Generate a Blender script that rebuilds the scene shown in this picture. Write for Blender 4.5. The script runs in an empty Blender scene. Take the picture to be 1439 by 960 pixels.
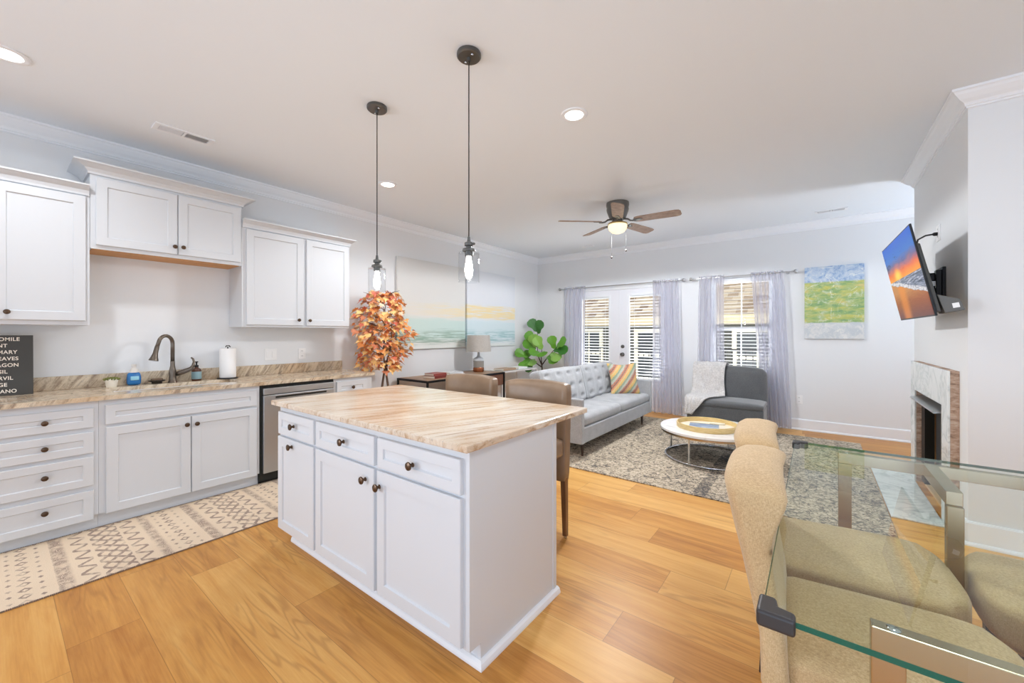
import bpy, bmesh, math, random
from mathutils import Vector, Matrix
random.seed(7)
S = bpy.context.scene
COL = S.collection
PI = math.pi

# ------------------------------------------------------------------ camera, sky, exposure
cam_d = bpy.data.cameras.new('camera'); cam = bpy.data.objects.new('camera', cam_d); COL.objects.link(cam)
cam.location = (0, 0, 1.337)
cam.rotation_euler = (PI / 2, 0, 0.652)
cam_d.sensor_width = 36.0
cam_d.lens = 559.0 * 36.0 / 1439.0
cam_d.shift_y = -(480.0 - 469.5) / 1439.0
cam_d.clip_start = 0.02; cam_d.clip_end = 200
S.camera = cam

SKY = 0.93
EXPO = 0.0
w = bpy.data.worlds.new('overcast_sky'); S.world = w; w.use_nodes = True
bg = w.node_tree.nodes['Background']
bg.inputs[0].default_value = (0.95, 0.97, 1.0, 1); bg.inputs[1].default_value = SKY
S.view_settings.view_transform = 'Standard'
S.view_settings.look = 'None'
S.view_settings.gamma = 1.0
S.view_settings.use_curve_mapping = False
S.view_settings.exposure = EXPO
sun_d = bpy.data.lights.new('sun', 'SUN'); sun_d.energy = 1.2; sun_d.angle = math.radians(8); sun_d.color = (1.0, 0.95, 0.86)
sun = bpy.data.objects.new('sun', sun_d); COL.objects.link(sun)
sun.rotation_euler = (math.radians(38), math.radians(10), 0)      # high, from the south over this house onto the neighbour
sun.location = (0, 0, 12)
def area(name, loc, rot, sx, sy, energy, color=(0.95, 0.98, 1.0), spread=180):
    d = bpy.data.lights.new(name, 'AREA'); d.shape = 'RECTANGLE'; d.size = sx; d.size_y = sy; d.energy = energy; d.color = color; d.spread = math.radians(spread)
    o = bpy.data.objects.new(name, d); COL.objects.link(o); o.location = loc; o.rotation_euler = rot
    return o
COOL = (0.84, 0.94, 1.08)
area('bounce_light', (1.4, -1.8, 0.5), (math.radians(148), 0, math.radians(10)), 3.6, 2.4, 78, (0.55, 0.88, 1.30))     # added soft fill thrown up at the ceiling from behind the camera
area('front_light', (0.6, -3.0, 1.5), (math.radians(100), 0, math.radians(12)), 4.0, 2.4, 12, COOL)               # added large soft fill shining forward from behind the camera
area('left_fill_light', (-4.2, -3.0, 1.3), (math.radians(90), 0, math.radians(-34)), 1.4, 1.5, 28, COOL, 90)        # added fill from the back left for the chimney breast, no window there
area('side_fill_light', (4.1, 6.05, 0.9), (math.radians(136), 0, math.radians(108)), 1.1, 1.6, 65, COOL, 120)   # added fill for the living room, hidden in the alcove beside the chimney breast
area('deck_fill_light', (-2.0, 7.75, 0.0), (PI, math.radians(0), 0), 5.4, 1.1, 560, (0.96, 0.98, 1.0))                                      # added area light standing in for sunlit deck bounce, brightens the far ceiling
area('dining_fill_light', (0.44, 1.80, 2.80), (0, 0, 0), 0.5, 0.5, 16, (0.95, 0.97, 1.0))                               # added fill over the dining table, above the frame, without a fixture
S.cycles.max_bounces = 10
S.cycles.diffuse_bounces = 6
S.cycles.transparent_max_bounces = 24
S.cycles.caustics_reflective = False
S.cycles.caustics_refractive = False
S.cycles.sample_clamp_indirect = 6.0
DOWNLIGHT = 12.0
BULB = 5.0

# ------------------------------------------------------------------ helpers: colour and nodes
def lin(c):
    c = c / 255.0
    return c / 12.92 if c <= 0.04045 else ((c + 0.055) / 1.055) ** 2.4
def rgb(r, g, b): return (lin(r), lin(g), lin(b), 1.0)

class X:
    """a float socket with arithmetic"""
    def __init__(s, nt, k): s.nt = nt; s.k = k
    def _m(s, op, *a):
        n = s.nt.nodes.new('ShaderNodeMath'); n.operation = op
        for i, v in enumerate((s,) + a):
            if isinstance(v, X): s.nt.links.new(v.k, n.inputs[i])
            else: n.inputs[i].default_value = v
        return X(s.nt, n.outputs[0])
    def __add__(s, o): return s._m('ADD', o)
    def __radd__(s, o): return s._m('ADD', o)
    def __sub__(s, o): return s._m('SUBTRACT', o)
    def __rsub__(s, o): return (s * -1.0) + o
    def __mul__(s, o): return s._m('MULTIPLY', o)
    def __rmul__(s, o): return s._m('MULTIPLY', o)
    def __truediv__(s, o): return s._m('DIVIDE', o)
    def abs(s): return s._m('ABSOLUTE')
    def sin(s): return s._m('SINE')
    def floor(s): return s._m('FLOOR')
    def fract(s): return s._m('FRACT')
    def min(s, o): return s._m('MINIMUM', o)
    def max(s, o): return s._m('MAXIMUM', o)
    def lt(s, o): return s._m('LESS_THAN', o)
    def gt(s, o): return s._m('GREATER_THAN', o)
    def pow(s, o): return s._m('POWER', o)
    def tri(s, p): return (s._m('PINGPONG', p))
    def ss(s, a, b):
        n = s.nt.nodes.new('ShaderNodeMapRange'); n.interpolation_type = 'SMOOTHSTEP'
        s.nt.links.new(s.k, n.inputs[0]); n.inputs[1].default_value = a; n.inputs[2].default_value = b
        return X(s.nt, n.outputs[0])
    def band(s, a, b, e=0.01): return s.ss(a - e, a + e) * (1.0 - s.ss(b - e, b + e))

class Mat:
    def __init__(s, name, color=(0.8, 0.8, 0.8, 1), rough=0.5, metal=0.0, **kw):
        s.m = bpy.data.materials.new(name); s.m.use_nodes = True
        s.nt = s.m.node_tree; s.b = s.nt.nodes['Principled BSDF']
        s.b.inputs['Base Color'].default_value = color
        s.b.inputs['Roughness'].default_value = rough; s.b.inputs['Metallic'].default_value = metal
        for k, v in kw.items(): s.b.inputs[k.replace('_', ' ')].default_value = v
    def coord(s, kind='Object'):
        n = s.nt.nodes.new('ShaderNodeTexCoord'); return n.outputs[kind]
    def map(s, vec, loc=(0, 0, 0), rot=(0, 0, 0), scale=(1, 1, 1)):
        n = s.nt.nodes.new('ShaderNodeMapping'); s.nt.links.new(vec, n.inputs[0])
        n.inputs[1].default_value = loc; n.inputs[2].default_value = rot; n.inputs[3].default_value = scale
        return n.outputs[0]
    def xyz(s, vec):
        n = s.nt.nodes.new('ShaderNodeSeparateXYZ'); s.nt.links.new(vec, n.inputs[0])
        return [X(s.nt, o) for o in n.outputs]
    def vec(s, x, y, z):
        n = s.nt.nodes.new('ShaderNodeCombineXYZ')
        for i, v in enumerate((x, y, z)):
            if isinstance(v, X): s.nt.links.new(v.k, n.inputs[i])
            else: n.inputs[i].default_value = v
        return n.outputs[0]
    def noise(s, vec, scale=5, detail=3, rough=0.5, dist=0.0):
        n = s.nt.nodes.new('ShaderNodeTexNoise'); s.nt.links.new(vec, n.inputs['Vector'])
        n.inputs['Scale'].default_value = scale; n.inputs['Detail'].default_value = detail
        n.inputs['Roughness'].default_value = rough; n.inputs['Distortion'].default_value = dist
        return X(s.nt, n.outputs[0])
    def voro(s, vec, scale=5, feature='F1', out='Distance'):
        n = s.nt.nodes.new('ShaderNodeTexVoronoi'); n.feature = feature; s.nt.links.new(vec, n.inputs['Vector'])
        n.inputs['Scale'].default_value = scale
        return X(s.nt, n.outputs[out])
    def wave(s, vec, scale, dist, detail=2, dscale=1.0):
        n = s.nt.nodes.new('ShaderNodeTexWave'); s.nt.links.new(vec, n.inputs['Vector'])
        n.inputs['Scale'].default_value = scale; n.inputs['Distortion'].default_value = dist
        n.inputs['Detail'].default_value = detail; n.inputs['Detail Scale'].default_value = dscale
        return X(s.nt, n.outputs['Fac'])
    def white(s, vec):
        n = s.nt.nodes.new('ShaderNodeTexWhiteNoise'); s.nt.links.new(vec, n.inputs['Vector']); return X(s.nt, n.outputs['Value'])
    def ramp(s, fac, stops, mode='LINEAR'):
        n = s.nt.nodes.new('ShaderNodeValToRGB'); s.nt.links.new(fac.k, n.inputs[0]); n.color_ramp.interpolation = mode
        el = n.color_ramp.elements
        while len(el) < len(stops): el.new(0.5)
        for e, (p, c) in zip(el, stops): e.position = p; e.color = c
        return n.outputs[0]
    def mix(s, fac, a, b, mode='MIX'):
        n = s.nt.nodes.new('ShaderNodeMix'); n.data_type = 'RGBA'; n.blend_type = mode
        for sock, v in ((n.inputs[0], fac), (n.inputs[6], a), (n.inputs[7], b)):
            if isinstance(v, X): s.nt.links.new(v.k, sock)
            elif isinstance(v, (int, float)): sock.default_value = v
            elif isinstance(v, tuple): sock.default_value = v
            else: s.nt.links.new(v, sock)
        return n.outputs[2]
    def color(s, c): s.nt.links.new(c, s.b.inputs['Base Color']); return s
    def rough(s, x): s.nt.links.new(x.k, s.b.inputs['Roughness']); return s
    def bump(s, x, strength=0.2, dist=0.01):
        n = s.nt.nodes.new('ShaderNodeBump'); n.inputs['Strength'].default_value = strength; n.inputs['Distance'].default_value = dist
        s.nt.links.new(x.k, n.inputs['Height']); s.nt.links.new(n.outputs[0], s.b.inputs['Normal']); return s
    def emit(s, c, strength=1.0):
        if isinstance(c, tuple): s.b.inputs['Emission Color'].default_value = c
        else: s.nt.links.new(c, s.b.inputs['Emission Color'])
        s.b.inputs['Emission Strength'].default_value = strength; return s

# ------------------------------------------------------------------ helpers: shapes
def BM(): return bmesh.new()
def hexa(bm, p):
    v = [bm.verts.new(q) for q in p]
    for f in ((3, 2, 1, 0), (4, 5, 6, 7), (0, 1, 5, 4), (1, 2, 6, 5), (2, 3, 7, 6), (3, 0, 4, 7)):
        bm.faces.new([v[i] for i in f])
    return v
def box(bm, x0, x1, y0, y1, z0, z1):
    return hexa(bm, [(x0, y0, z0), (x1, y0, z0), (x1, y1, z0), (x0, y1, z0), (x0, y0, z1), (x1, y0, z1), (x1, y1, z1), (x0, y1, z1)])
def prism(bm, pts, axis, a, b):
    def P(p, t):
        if axis == 'x': return (t, p[0], p[1])
        if axis == 'y': return (p[0], t, p[1])
        return (p[0], p[1], t)
    A = [bm.verts.new(P(p, a)) for p in pts]; B = [bm.verts.new(P(p, b)) for p in pts]
    n = len(pts)
    bm.faces.new(A[::-1]); bm.faces.new(B)
    for i in range(n): bm.faces.new([A[i], A[(i + 1) % n], B[(i + 1) % n], B[i]])
def loft(bm, rings, cap=True, closed=False):
    R = [[bm.verts.new(p) for p in r] for r in rings]; n = len(R[0])
    m = len(R)
    for i in range(m if closed else m - 1):
        a, b = R[i], R[(i + 1) % m]
        for j in range(n): bm.faces.new([a[j], a[(j + 1) % n], b[(j + 1) % n], b[j]])
    if cap and not closed:
        bm.faces.new(R[0][::-1]); bm.faces.new(R[-1])
def tube(bm, pts, r, n=10, closed=False):
    pts = [Vector(p) for p in pts]; m = len(pts); rings = []
    up = None
    for i, p in enumerate(pts):
        if closed: t = pts[(i + 1) % m] - pts[i - 1]
        else: t = pts[min(i + 1, m - 1)] - pts[max(i - 1, 0)]
        t.normalize()
        if up is None:
            up = Vector((0, 0, 1)) if abs(t.z) < 0.9 else Vector((1, 0, 0))
        u = up - t * up.dot(t)
        if u.length < 1e-4: u = t.orthogonal()
        u.normalize(); v = t.cross(u); up = u
        rr = r[i] if isinstance(r, (list, tuple)) else r
        rings.append([p + (u * math.cos(2 * PI * k / n) + v * math.sin(2 * PI * k / n)) * rr for k in range(n)])
    loft(bm, rings, True, closed)
def lathe(bm, prof, o=(0, 0, 0), ax=(0, 0, 1), n=24, sx=1.0, sy=1.0):
    """profile of (radius, distance along ax)"""
    a = Vector(ax).normalized(); u = a.orthogonal().normalized()
    if abs(a.z) > 0.99: u = Vector((1, 0, 0))
    v = a.cross(u); o = Vector(o)
    rings = [[o + a * d + (u * math.cos(2 * PI * k / n) * sx + v * math.sin(2 * PI * k / n) * sy) * max(r, 1e-5) for k in range(n)] for r, d in prof]
    loft(bm, rings, True)
def rbox(bm, c, size, r=0.03, n=8, puff=(0, 0, 0), rot=None, shape=None):
    """rounded, optionally puffed cushion"""
    h = Vector(size) / 2; c = Vector(c)
    key = {}
    def vert(i, j, k):
        if (i, j, k) in key: return key[(i, j, k)]
        s = Vector((2 * i / n - 1, 2 * j / n - 1, 2 * k / n - 1))
        p = Vector((s.x * h.x, s.y * h.y, s.z * h.z))
        q = Vector([max(-(h[a] - r), min(h[a] - r, p[a])) for a in range(3)])
        d = p - q
        if d.length > 1e-9:
            on = [a for a in range(3) if abs(d[a]) > 1e-9]
            mx = max(abs(d[a]) for a in on); d = d.normalized() * mx
        p = q + d
        f = [(1 - s.y ** 2) * (1 - s.z ** 2), (1 - s.x ** 2) * (1 - s.z ** 2), (1 - s.x ** 2) * (1 - s.y ** 2)]
        for a in range(3):
            if abs(s[a]) > 0.999: p[a] += math.copysign(puff[a] * f[a], s[a])
        if shape: p = Vector(shape(p, s))
        if rot: p = rot @ p
        key[(i, j, k)] = bm.verts.new(c + p); return key[(i, j, k)]
    for i in range(n):
        for j in range(n):
            for q, flip in ((0, True), (n, False)):
                for quad in ([(i, j, q), (i + 1, j, q), (i + 1, j + 1, q), (i, j + 1, q)],
                             [(q, i, j), (q, i + 1, j), (q, i + 1, j + 1), (q, i, j + 1)],
                             [(j, q, i), (j, q, i + 1), (j + 1, q, i + 1), (j + 1, q, i)]):
                    f = [vert(*t) for t in quad]
                    bm.faces.new(f[::-1] if flip else f)
def grid(bm, fn, nu, nv):
    V = [[bm.verts.new(fn(i / nu, j / nv)) for j in range(nv + 1)] for i in range(nu + 1)]
    for i in range(nu):
        for j in range(nv): bm.faces.new([V[i][j], V[i + 1][j], V[i + 1][j + 1], V[i][j + 1]])
def sweep(bm, path, prof):
    """profile (out to the left of the path, z) along a horizontal polyline with mitred corners"""
    P = [Vector(p) for p in path]; rings = []
    for i, p in enumerate(P):
        ns = []
        if i > 0: d = (P[i] - P[i - 1]).normalized(); ns.append(Vector((-d.y, d.x)))
        if i < len(P) - 1: d = (P[i + 1] - P[i]).normalized(); ns.append(Vector((-d.y, d.x)))
        m = ns[0] if len(ns) == 1 else (ns[0] + ns[1]) / (1 + ns[0].dot(ns[1]))
        rings.append([(p.x + m.x * o, p.y + m.y * o, z) for o, z in prof])
    loft(bm, rings, True)
def shaker(bm, o, u, v, n, wd, ht, fr=0.055, th=0.020, rec=0.009):
    o, u, v, n = map(Vector, (o, u, v, n))
    def ring(i, d): return [bm.verts.new(o + u * a + v * b + n * d) for a, b in ((i, i), (wd - i, i), (wd - i, ht - i), (i, ht - i))]
    R = [ring(0, 0), ring(0, th - 0.003), ring(0.003, th), ring(fr, th), ring(fr + 0.005, th - rec)]
    for a, b in zip(R, R[1:]):
        for j in range(4): bm.faces.new([a[j], a[(j + 1) % 4], b[(j + 1) % 4], b[j]])
    bm.faces.new(R[0][::-1]); bm.faces.new(R[-1])

# ------------------------------------------------------------------ helpers: objects
def wloc(o):
    v = Vector((0, 0, 0))
    while o: v += o.location; o = o.parent
    return v
def obj(name, bm, mat, parent=None, smooth=False, bevel=0.0, seg=2, sub=0, solid=0.0, origin=None, label=None, kind=None, angle=None):
    bmesh.ops.recalc_face_normals(bm, faces=bm.faces)
    org = wloc(parent) if parent else Vector(origin or (0, 0, 0))
    if org.length > 0: bmesh.ops.translate(bm, vec=-org, verts=bm.verts)
    me = bpy.data.meshes.new(name); bm.to_mesh(me); bm.free()
    for m in (mat if isinstance(mat, (list, tuple)) else [mat]): me.materials.append(m.m if isinstance(m, Mat) else m)
    o = bpy.data.objects.new(name, me); COL.objects.link(o)
    if parent: o.parent = parent
    else: o.location = org
    if smooth:
        for p in me.polygons: p.use_smooth = True
        if angle:
            me.set_sharp_from_angle(angle=math.radians(angle))
    if solid:
        m = o.modifiers.new('solid', 'SOLIDIFY'); m.thickness = solid; m.offset = 0
    if bevel:
        m = o.modifiers.new('bevel', 'BEVEL'); m.width = bevel; m.segments = seg; m.limit_method = 'ANGLE'; m.angle_limit = math.radians(40)
    if sub:
        m = o.modifiers.new('sub', 'SUBSURF'); m.levels = sub; m.render_levels = sub
    if label: o['label'] = label
    if kind: o['kind'] = kind
    return o
def tag(o, label, cat, group=None):
    o['label'] = label; o['category'] = cat
    if group: o['group'] = group
    return o
def thing(name, label, cat, loc, group=None):
    o = bpy.data.objects.new(name, None); COL.objects.link(o); o.location = loc; o.empty_display_size = 0.05
    return tag(o, label, cat, group)
def dup(root, loc, label, rotz=0.0):
    def cp(o, par):
        c = o.copy(); COL.objects.link(c); c.parent = par
        for ch in list(o.children): cp(ch, c)
        return c
    c = cp(root, None); c.location = loc; c.rotation_euler = (0, 0, rotz); c['label'] = label
    return c
def struct(name, bm, mat, parent=None, **kw):
    o = obj(name, bm, mat, parent, **kw)
    if not parent: o['kind'] = 'structure'
    return o

# ------------------------------------------------------------------ materials
WALL = Mat('wall_paint', rgb(227, 229, 231), 0.75)
c = WALL.coord(); WALL.bump(WALL.noise(c, 120, 3), 0.03, 0.002)
CEIL = Mat('ceiling_paint', rgb(232, 238, 244), 0.85)
TRIM = Mat('trim_paint', rgb(236, 239, 243), 0.4)
CAB = Mat('cabinet_paint', rgb(211, 214, 218), 0.42)
DOORP = Mat('door_paint', rgb(232, 234, 240), 0.4)
BRONZE = Mat('dark_bronze', rgb(92, 74, 60), 0.32, 0.9)
BLACK = Mat('black_metal', rgb(34, 34, 36), 0.4, 0.6)
DARK = Mat('dark_gap', rgb(22, 23, 20), 0.6)
CHROME = Mat('chrome', rgb(205, 208, 212), 0.14, 1.0)
NICKEL = Mat('brushed_nickel', rgb(190, 190, 192), 0.3, 1.0)
PEWTER = Mat('pewter', rgb(104, 104, 102), 0.38, 0.8)
WHITEP = Mat('white_plastic', rgb(238, 238, 238), 0.35)
MAPLE = Mat('maple_underside', rgb(205, 148, 80), 0.5)
c = MAPLE.map(MAPLE.coord(), scale=(30, 1.5, 8)); MAPLE.color(MAPLE.ramp(MAPLE.noise(c, 3, 3), [(0.3, rgb(190, 128, 62)), (0.7, rgb(214, 158, 92))]))

# oak planks: run along x, 0.237 m wide
FLOOR = Mat('oak_planks', rough=0.36); FLOOR.b.inputs['Specular IOR Level'].default_value = 0.28
x, y, z = FLOOR.xyz(FLOOR.coord())
yr = (y - 0.193) / 0.237; row = yr.floor(); fy = yr.fract()
off = FLOOR.white(FLOOR.vec(row, 3.3, 1.7))
xr = (x + off * 1.5 + 0.35) / 1.5; ix = xr.floor(); fx = xr.fract()
pr = FLOOR.white(FLOOR.vec(row, ix, 5.1)); pr2 = FLOOR.white(FLOOR.vec(ix, row, 9.4))
gv = FLOOR.vec(x * 1.0 + pr * 17.0, y + pr2 * 9.0, 0.0)
g1 = FLOOR.noise(FLOOR.map(gv, scale=(1.1, 9, 1)), 2.2, 5, 0.6, 0.6)
g2 = FLOOR.noise(FLOOR.map(gv, scale=(2.0, 70, 1)), 2.0, 3, 0.6)
rings = ((FLOOR.noise(FLOOR.map(gv, scale=(0.42, 4.6, 1)), 1.5, 2.5, 0.55, 0.25) * 13.0).fract() - 0.5).abs()
ringm = rings.ss(0.20, 0.5) * FLOOR.noise(gv, 1.6, 2).ss(0.42, 0.60)
bands = FLOOR.noise(FLOOR.map(gv, scale=(0.25, 7.0, 1)), 1.6, 3, 0.55, 0.2)
base = FLOOR.ramp(g1 * 0.34 + bands * 0.34 + pr * 0.30 + g2 * 0.20 - 0.08, [(0.28, rgb(170, 110, 48)), (0.5, rgb(208, 150, 76)), (0.74, rgb(230, 182, 108))])
base = FLOOR.mix(ringm * 0.34, base, rgb(146, 92, 40))
knot = 1.0 - FLOOR.voro(FLOOR.map(gv, scale=(1.0, 2.4, 1)), 1.3).ss(0.02, 0.07)
base = FLOOR.mix(knot * 0.55, base, rgb(120, 74, 36))
seam = (fy - 0.5).abs().gt(0.4945).max((fx - 0.5).abs().gt(0.4990))
FLOOR.color(FLOOR.mix(seam * 0.45, base, rgb(104, 64, 30)))
FLOOR.rough(g2 * 0.12 + 0.30)
FLOOR.bump(seam * -1.0 + g2 * 0.12, 0.12, 0.002)

def granite(name, rot, sc, sc2, stops, speck, darkk, darkc):
    m = Mat(name, rough=0.16)
    c = m.coord(); r = m.map(c, rot=rot)
    n1 = m.noise(m.map(r, scale=sc), 2.4, 5, 0.62, 0.8); n2 = m.noise(c, 70, 3, 0.7); n3 = m.noise(c, 3.2, 2)
    a = m.ramp(n1 * 0.8 + n2 * 0.2, stops)
    a = m.mix(n3.ss(0.45, 0.68) * 0.4, a, rgb(228, 192, 144), 'MULTIPLY')
    dark = m.noise(m.map(m.map(c, loc=(3, 1, 2), rot=rot), scale=sc2), 1.6, 4, 0.7, 0.5).ss(0.57, 0.72)
    a = m.mix(dark * darkk, a, darkc)
    a = m.mix(m.voro(c, 150).lt(0.24) * n2.gt(0.48) * speck, a, rgb(92, 82, 78))
    m.color(a); return m
GRAN_I = granite('island_granite', (0, 0, 0.36), (11, 0.8, 8), (26, 1.2, 14), [(0.30, rgb(152, 122, 96)), (0.40, rgb(190, 164, 136)), (0.48, rgb(214, 198, 178)), (0.62, rgb(226, 215, 200)), (0.76, rgb(210, 178, 136))], 0.2, 0.62, rgb(116, 96, 86))
GRAN_W = granite('counter_granite', (0.52, 0, 0.4), (9, 13, 2.6), (16, 22, 4), [(0.28, rgb(118, 104, 94)), (0.40, rgb(168, 150, 130)), (0.50, rgb(204, 188, 164)), (0.62, rgb(222, 208, 186)), (0.78, rgb(206, 176, 132))], 0.45, 0.65, rgb(98, 88, 84))

MARBLE = Mat('white_marble', rough=0.25)
c = MARBLE.coord(); n = MARBLE.noise(c, 2.6, 6, 0.62, 1.6)
vein = 1.0 - (n - 0.5).abs().ss(0.0, 0.05)
a = MARBLE.mix(vein * 0.35, rgb(222, 226, 224), rgb(150, 160, 162)); a = MARBLE.mix(MARBLE.noise(c, 7, 5, 0.65, 0.7).ss(0.5, 0.72) * 0.5, a, rgb(150, 160, 162))
MARBLE.color(a)
MEDGE = Mat('rough_stone_edge', rough=0.8)
c = MEDGE.coord(); MEDGE.color(MEDGE.ramp(MEDGE.noise(MEDGE.map(c, scale=(1, 1, 3.0)), 14, 5, 0.7), [(0.3, rgb(104, 82, 70)), (0.5, rgb(176, 148, 128)), (0.7, rgb(206, 190, 174))]))
MEDGE.bump(MEDGE.noise(c, 30, 4), 0.5, 0.01)
TMARB = Mat('table_marble', rough=0.15)
c = TMARB.coord(); TMARB.color(TMARB.mix(TMARB.noise(c, 6, 5, 0.6, 1.2).ss(0.5, 0.7) * 0.5, rgb(238, 236, 234), rgb(190, 188, 188)))

def woven(name, a, b, scale=260, rough=0.9, bump=0.25):
    m = Mat(name, rough=rough); m.b.inputs['Sheen Weight'].default_value = 0.25
    c = m.coord(); xx, yy, zz = m.xyz(c)
    n = m.noise(c, scale, 2, 0.6); k = m.noise(c, 9, 3)
    m.color(m.ramp(n * 0.75 + k * 0.25, [(0.32, a), (0.68, b)])); m.bump(n, bump, 0.003); return m
SOFAF = woven('sofa_fabric', rgb(142, 144, 147), rgb(184, 186, 189), 220)
LINEN = Mat('beige_linen', rough=0.9); LINEN.b.inputs['Sheen Weight'].default_value = 0.2
c = LINEN.coord(); w1 = LINEN.noise(LINEN.map(c, scale=(1, 1, 6)), 130, 2, 0.6); w2 = LINEN.noise(LINEN.map(c, scale=(6, 6, 1)), 130, 2, 0.6); w3 = LINEN.noise(c, 7, 3)
LINEN.color(LINEN.ramp(w1 * 0.42 + w2 * 0.42 + w3 * 0.16, [(0.34, rgb(164, 132, 92)), (0.52, rgb(198, 168, 124)), (0.68, rgb(220, 196, 156))])); LINEN.bump(w1 + w2, 0.25, 0.002)
CHARC = woven('charcoal_velvet', rgb(70, 71, 73), rgb(94, 96, 98), 120, 0.6, 0.05)
CHARC.b.inputs['Sheen Weight'].default_value = 0.6
THROW = woven('throw_fleece', rgb(186, 182, 180), rgb(222, 219, 216), 60, 0.95, 0.4)
TAUPE = Mat('taupe_leather', rgb(146, 124, 102), 0.36); c = TAUPE.coord(); TAUPE.bump(TAUPE.voro(c, 260), 0.06, 0.002)
TAUPE.color(TAUPE.ramp(TAUPE.noise(c, 5, 3), [(0.3, rgb(124, 100, 78)), (0.7, rgb(146, 122, 98))]))
DLEG = Mat('dark_wood_leg', rgb(62, 44, 36), 0.4)
WALNUT = Mat('walnut', rough=0.42); c = WALNUT.map(WALNUT.coord(), scale=(14, 1.6, 14)); WALNUT.color(WALNUT.ramp(WALNUT.noise(c, 3, 4, 0.6, 0.4), [(0.3, rgb(128, 96, 70)), (0.7, rgb(176, 142, 112))]))
STOOLW = Mat('stool_wood', rough=0.4); c = STOOLW.map(STOOLW.coord(), scale=(20, 20, 1.6)); STOOLW.color(STOOLW.ramp(STOOLW.noise(c, 3, 4), [(0.3, rgb(92, 62, 40)), (0.7, rgb(136, 98, 66))]))
STEEL = Mat('stainless_steel', rgb(186, 188, 190), 0.34, 0.85); c = STEEL.map(STEEL.coord(), scale=(2, 2, 200)); STEEL.bump(STEEL.noise(c, 3, 2), 0.03, 0.001)
FRAMEM = Mat('brushed_brass_steel', rgb(190, 172, 146), 0.26, 1.0); c = FRAMEM.map(FRAMEM.coord(), scale=(120, 120, 2)); FRAMEM.bump(FRAMEM.noise(c, 3, 2), 0.04, 0.001)

def thin_glass(name, tint, refl=1.0, rough=0.0, ior=1.45):
    m = bpy.data.materials.new(name); m.use_nodes = True; nt = m.node_tree; nt.nodes.clear()
    o = nt.nodes.new('ShaderNodeOutputMaterial'); t = nt.nodes.new('ShaderNodeBsdfTransparent'); g = nt.nodes.new('ShaderNodeBsdfGlossy')
    f = nt.nodes.new('ShaderNodeFresnel'); mx = nt.nodes.new('ShaderNodeMixShader'); k = nt.nodes.new('ShaderNodeMath'); k.operation = 'MULTIPLY'
    t.inputs[0].default_value = tint; g.inputs['Roughness'].default_value = rough; f.inputs[0].default_value = ior; k.inputs[1].default_value = refl
    ge = nt.nodes.new('ShaderNodeNewGeometry'); iv = nt.nodes.new('ShaderNodeMath'); iv.operation = 'SUBTRACT'; iv.inputs[0].default_value = 1.0
    nt.links.new(ge.outputs['Backfacing'], iv.inputs[1]); k2 = nt.nodes.new('ShaderNodeMath'); k2.operation = 'MULTIPLY'; nt.links.new(f.outputs[0], k2.inputs[0]); nt.links.new(iv.outputs[0], k2.inputs[1])
    nt.links.new(k2.outputs[0], k.inputs[0]); nt.links.new(k.outputs[0], mx.inputs[0]); nt.links.new(t.outputs[0], mx.inputs[1]); nt.links.new(g.outputs[0], mx.inputs[2])
    nt.links.new(mx.outputs[0], o.inputs[0]); return m
PANE = thin_glass('window_glass', (0.97, 0.98, 0.98, 1), 0.5)
JAR = thin_glass('pendant_glass', (0.96, 0.965, 0.97, 1), 0.9)
TGLASS = thin_glass('table_glass', (0.948, 0.988, 0.960, 1), 0.8)
GEDGE = Mat('green_glass_edge', rgb(16, 96, 80), 0.1)
GEDGE.b.inputs['Alpha'].default_value = 0.85

def sheer(name):
    m = bpy.data.materials.new(name); m.use_nodes = True; nt = m.node_tree; nt.nodes.clear()
    o = nt.nodes.new('ShaderNodeOutputMaterial'); t = nt.nodes.new('ShaderNodeBsdfTransparent'); d = nt.nodes.new('ShaderNodeBsdfDiffuse'); tr = nt.nodes.new('ShaderNodeBsdfTranslucent')
    a = nt.nodes.new('ShaderNodeMixShader'); b = nt.nodes.new('ShaderNodeMixShader')
    d.inputs[0].default_value = rgb(186, 184, 196); tr.inputs[0].default_value = rgb(222, 222, 236)
    lw = nt.nodes.new('ShaderNodeLayerWeight'); lw.inputs[0].default_value = 0.35
    mr = nt.nodes.new('ShaderNodeMapRange'); mr.inputs[1].default_value = 0; mr.inputs[2].default_value = 1; mr.inputs[3].default_value = 0.36; mr.inputs[4].default_value = 0.95
    a.inputs[0].default_value = 0.55
    nt.links.new(lw.outputs['Facing'], mr.inputs[0]); nt.links.new(mr.outputs[0], b.inputs[0])
    nt.links.new(d.outputs[0], a.inputs[1]); nt.links.new(tr.outputs[0], a.inputs[2])
    nt.links.new(t.outputs[0], b.inputs[1]); nt.links.new(a.outputs[0], b.inputs[2]); nt.links.new(b.outputs[0], o.inputs[0]); return m
SHEER = sheer('sheer_curtain')
BULBM = Mat('bulb_glow', rgb(255, 250, 240), 0.4).emit((1.0, 0.95, 0.88, 1), 14.0)
LENS = Mat('downlight_lens', rgb(255, 250, 240), 0.4).emit((1.0, 0.96, 0.9, 1), 5.0)
BOWL = Mat('fan_bowl_glow', rgb(250, 240, 210), 0.4).emit((1.0, 0.86, 0.55, 1), 0.85)

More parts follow.
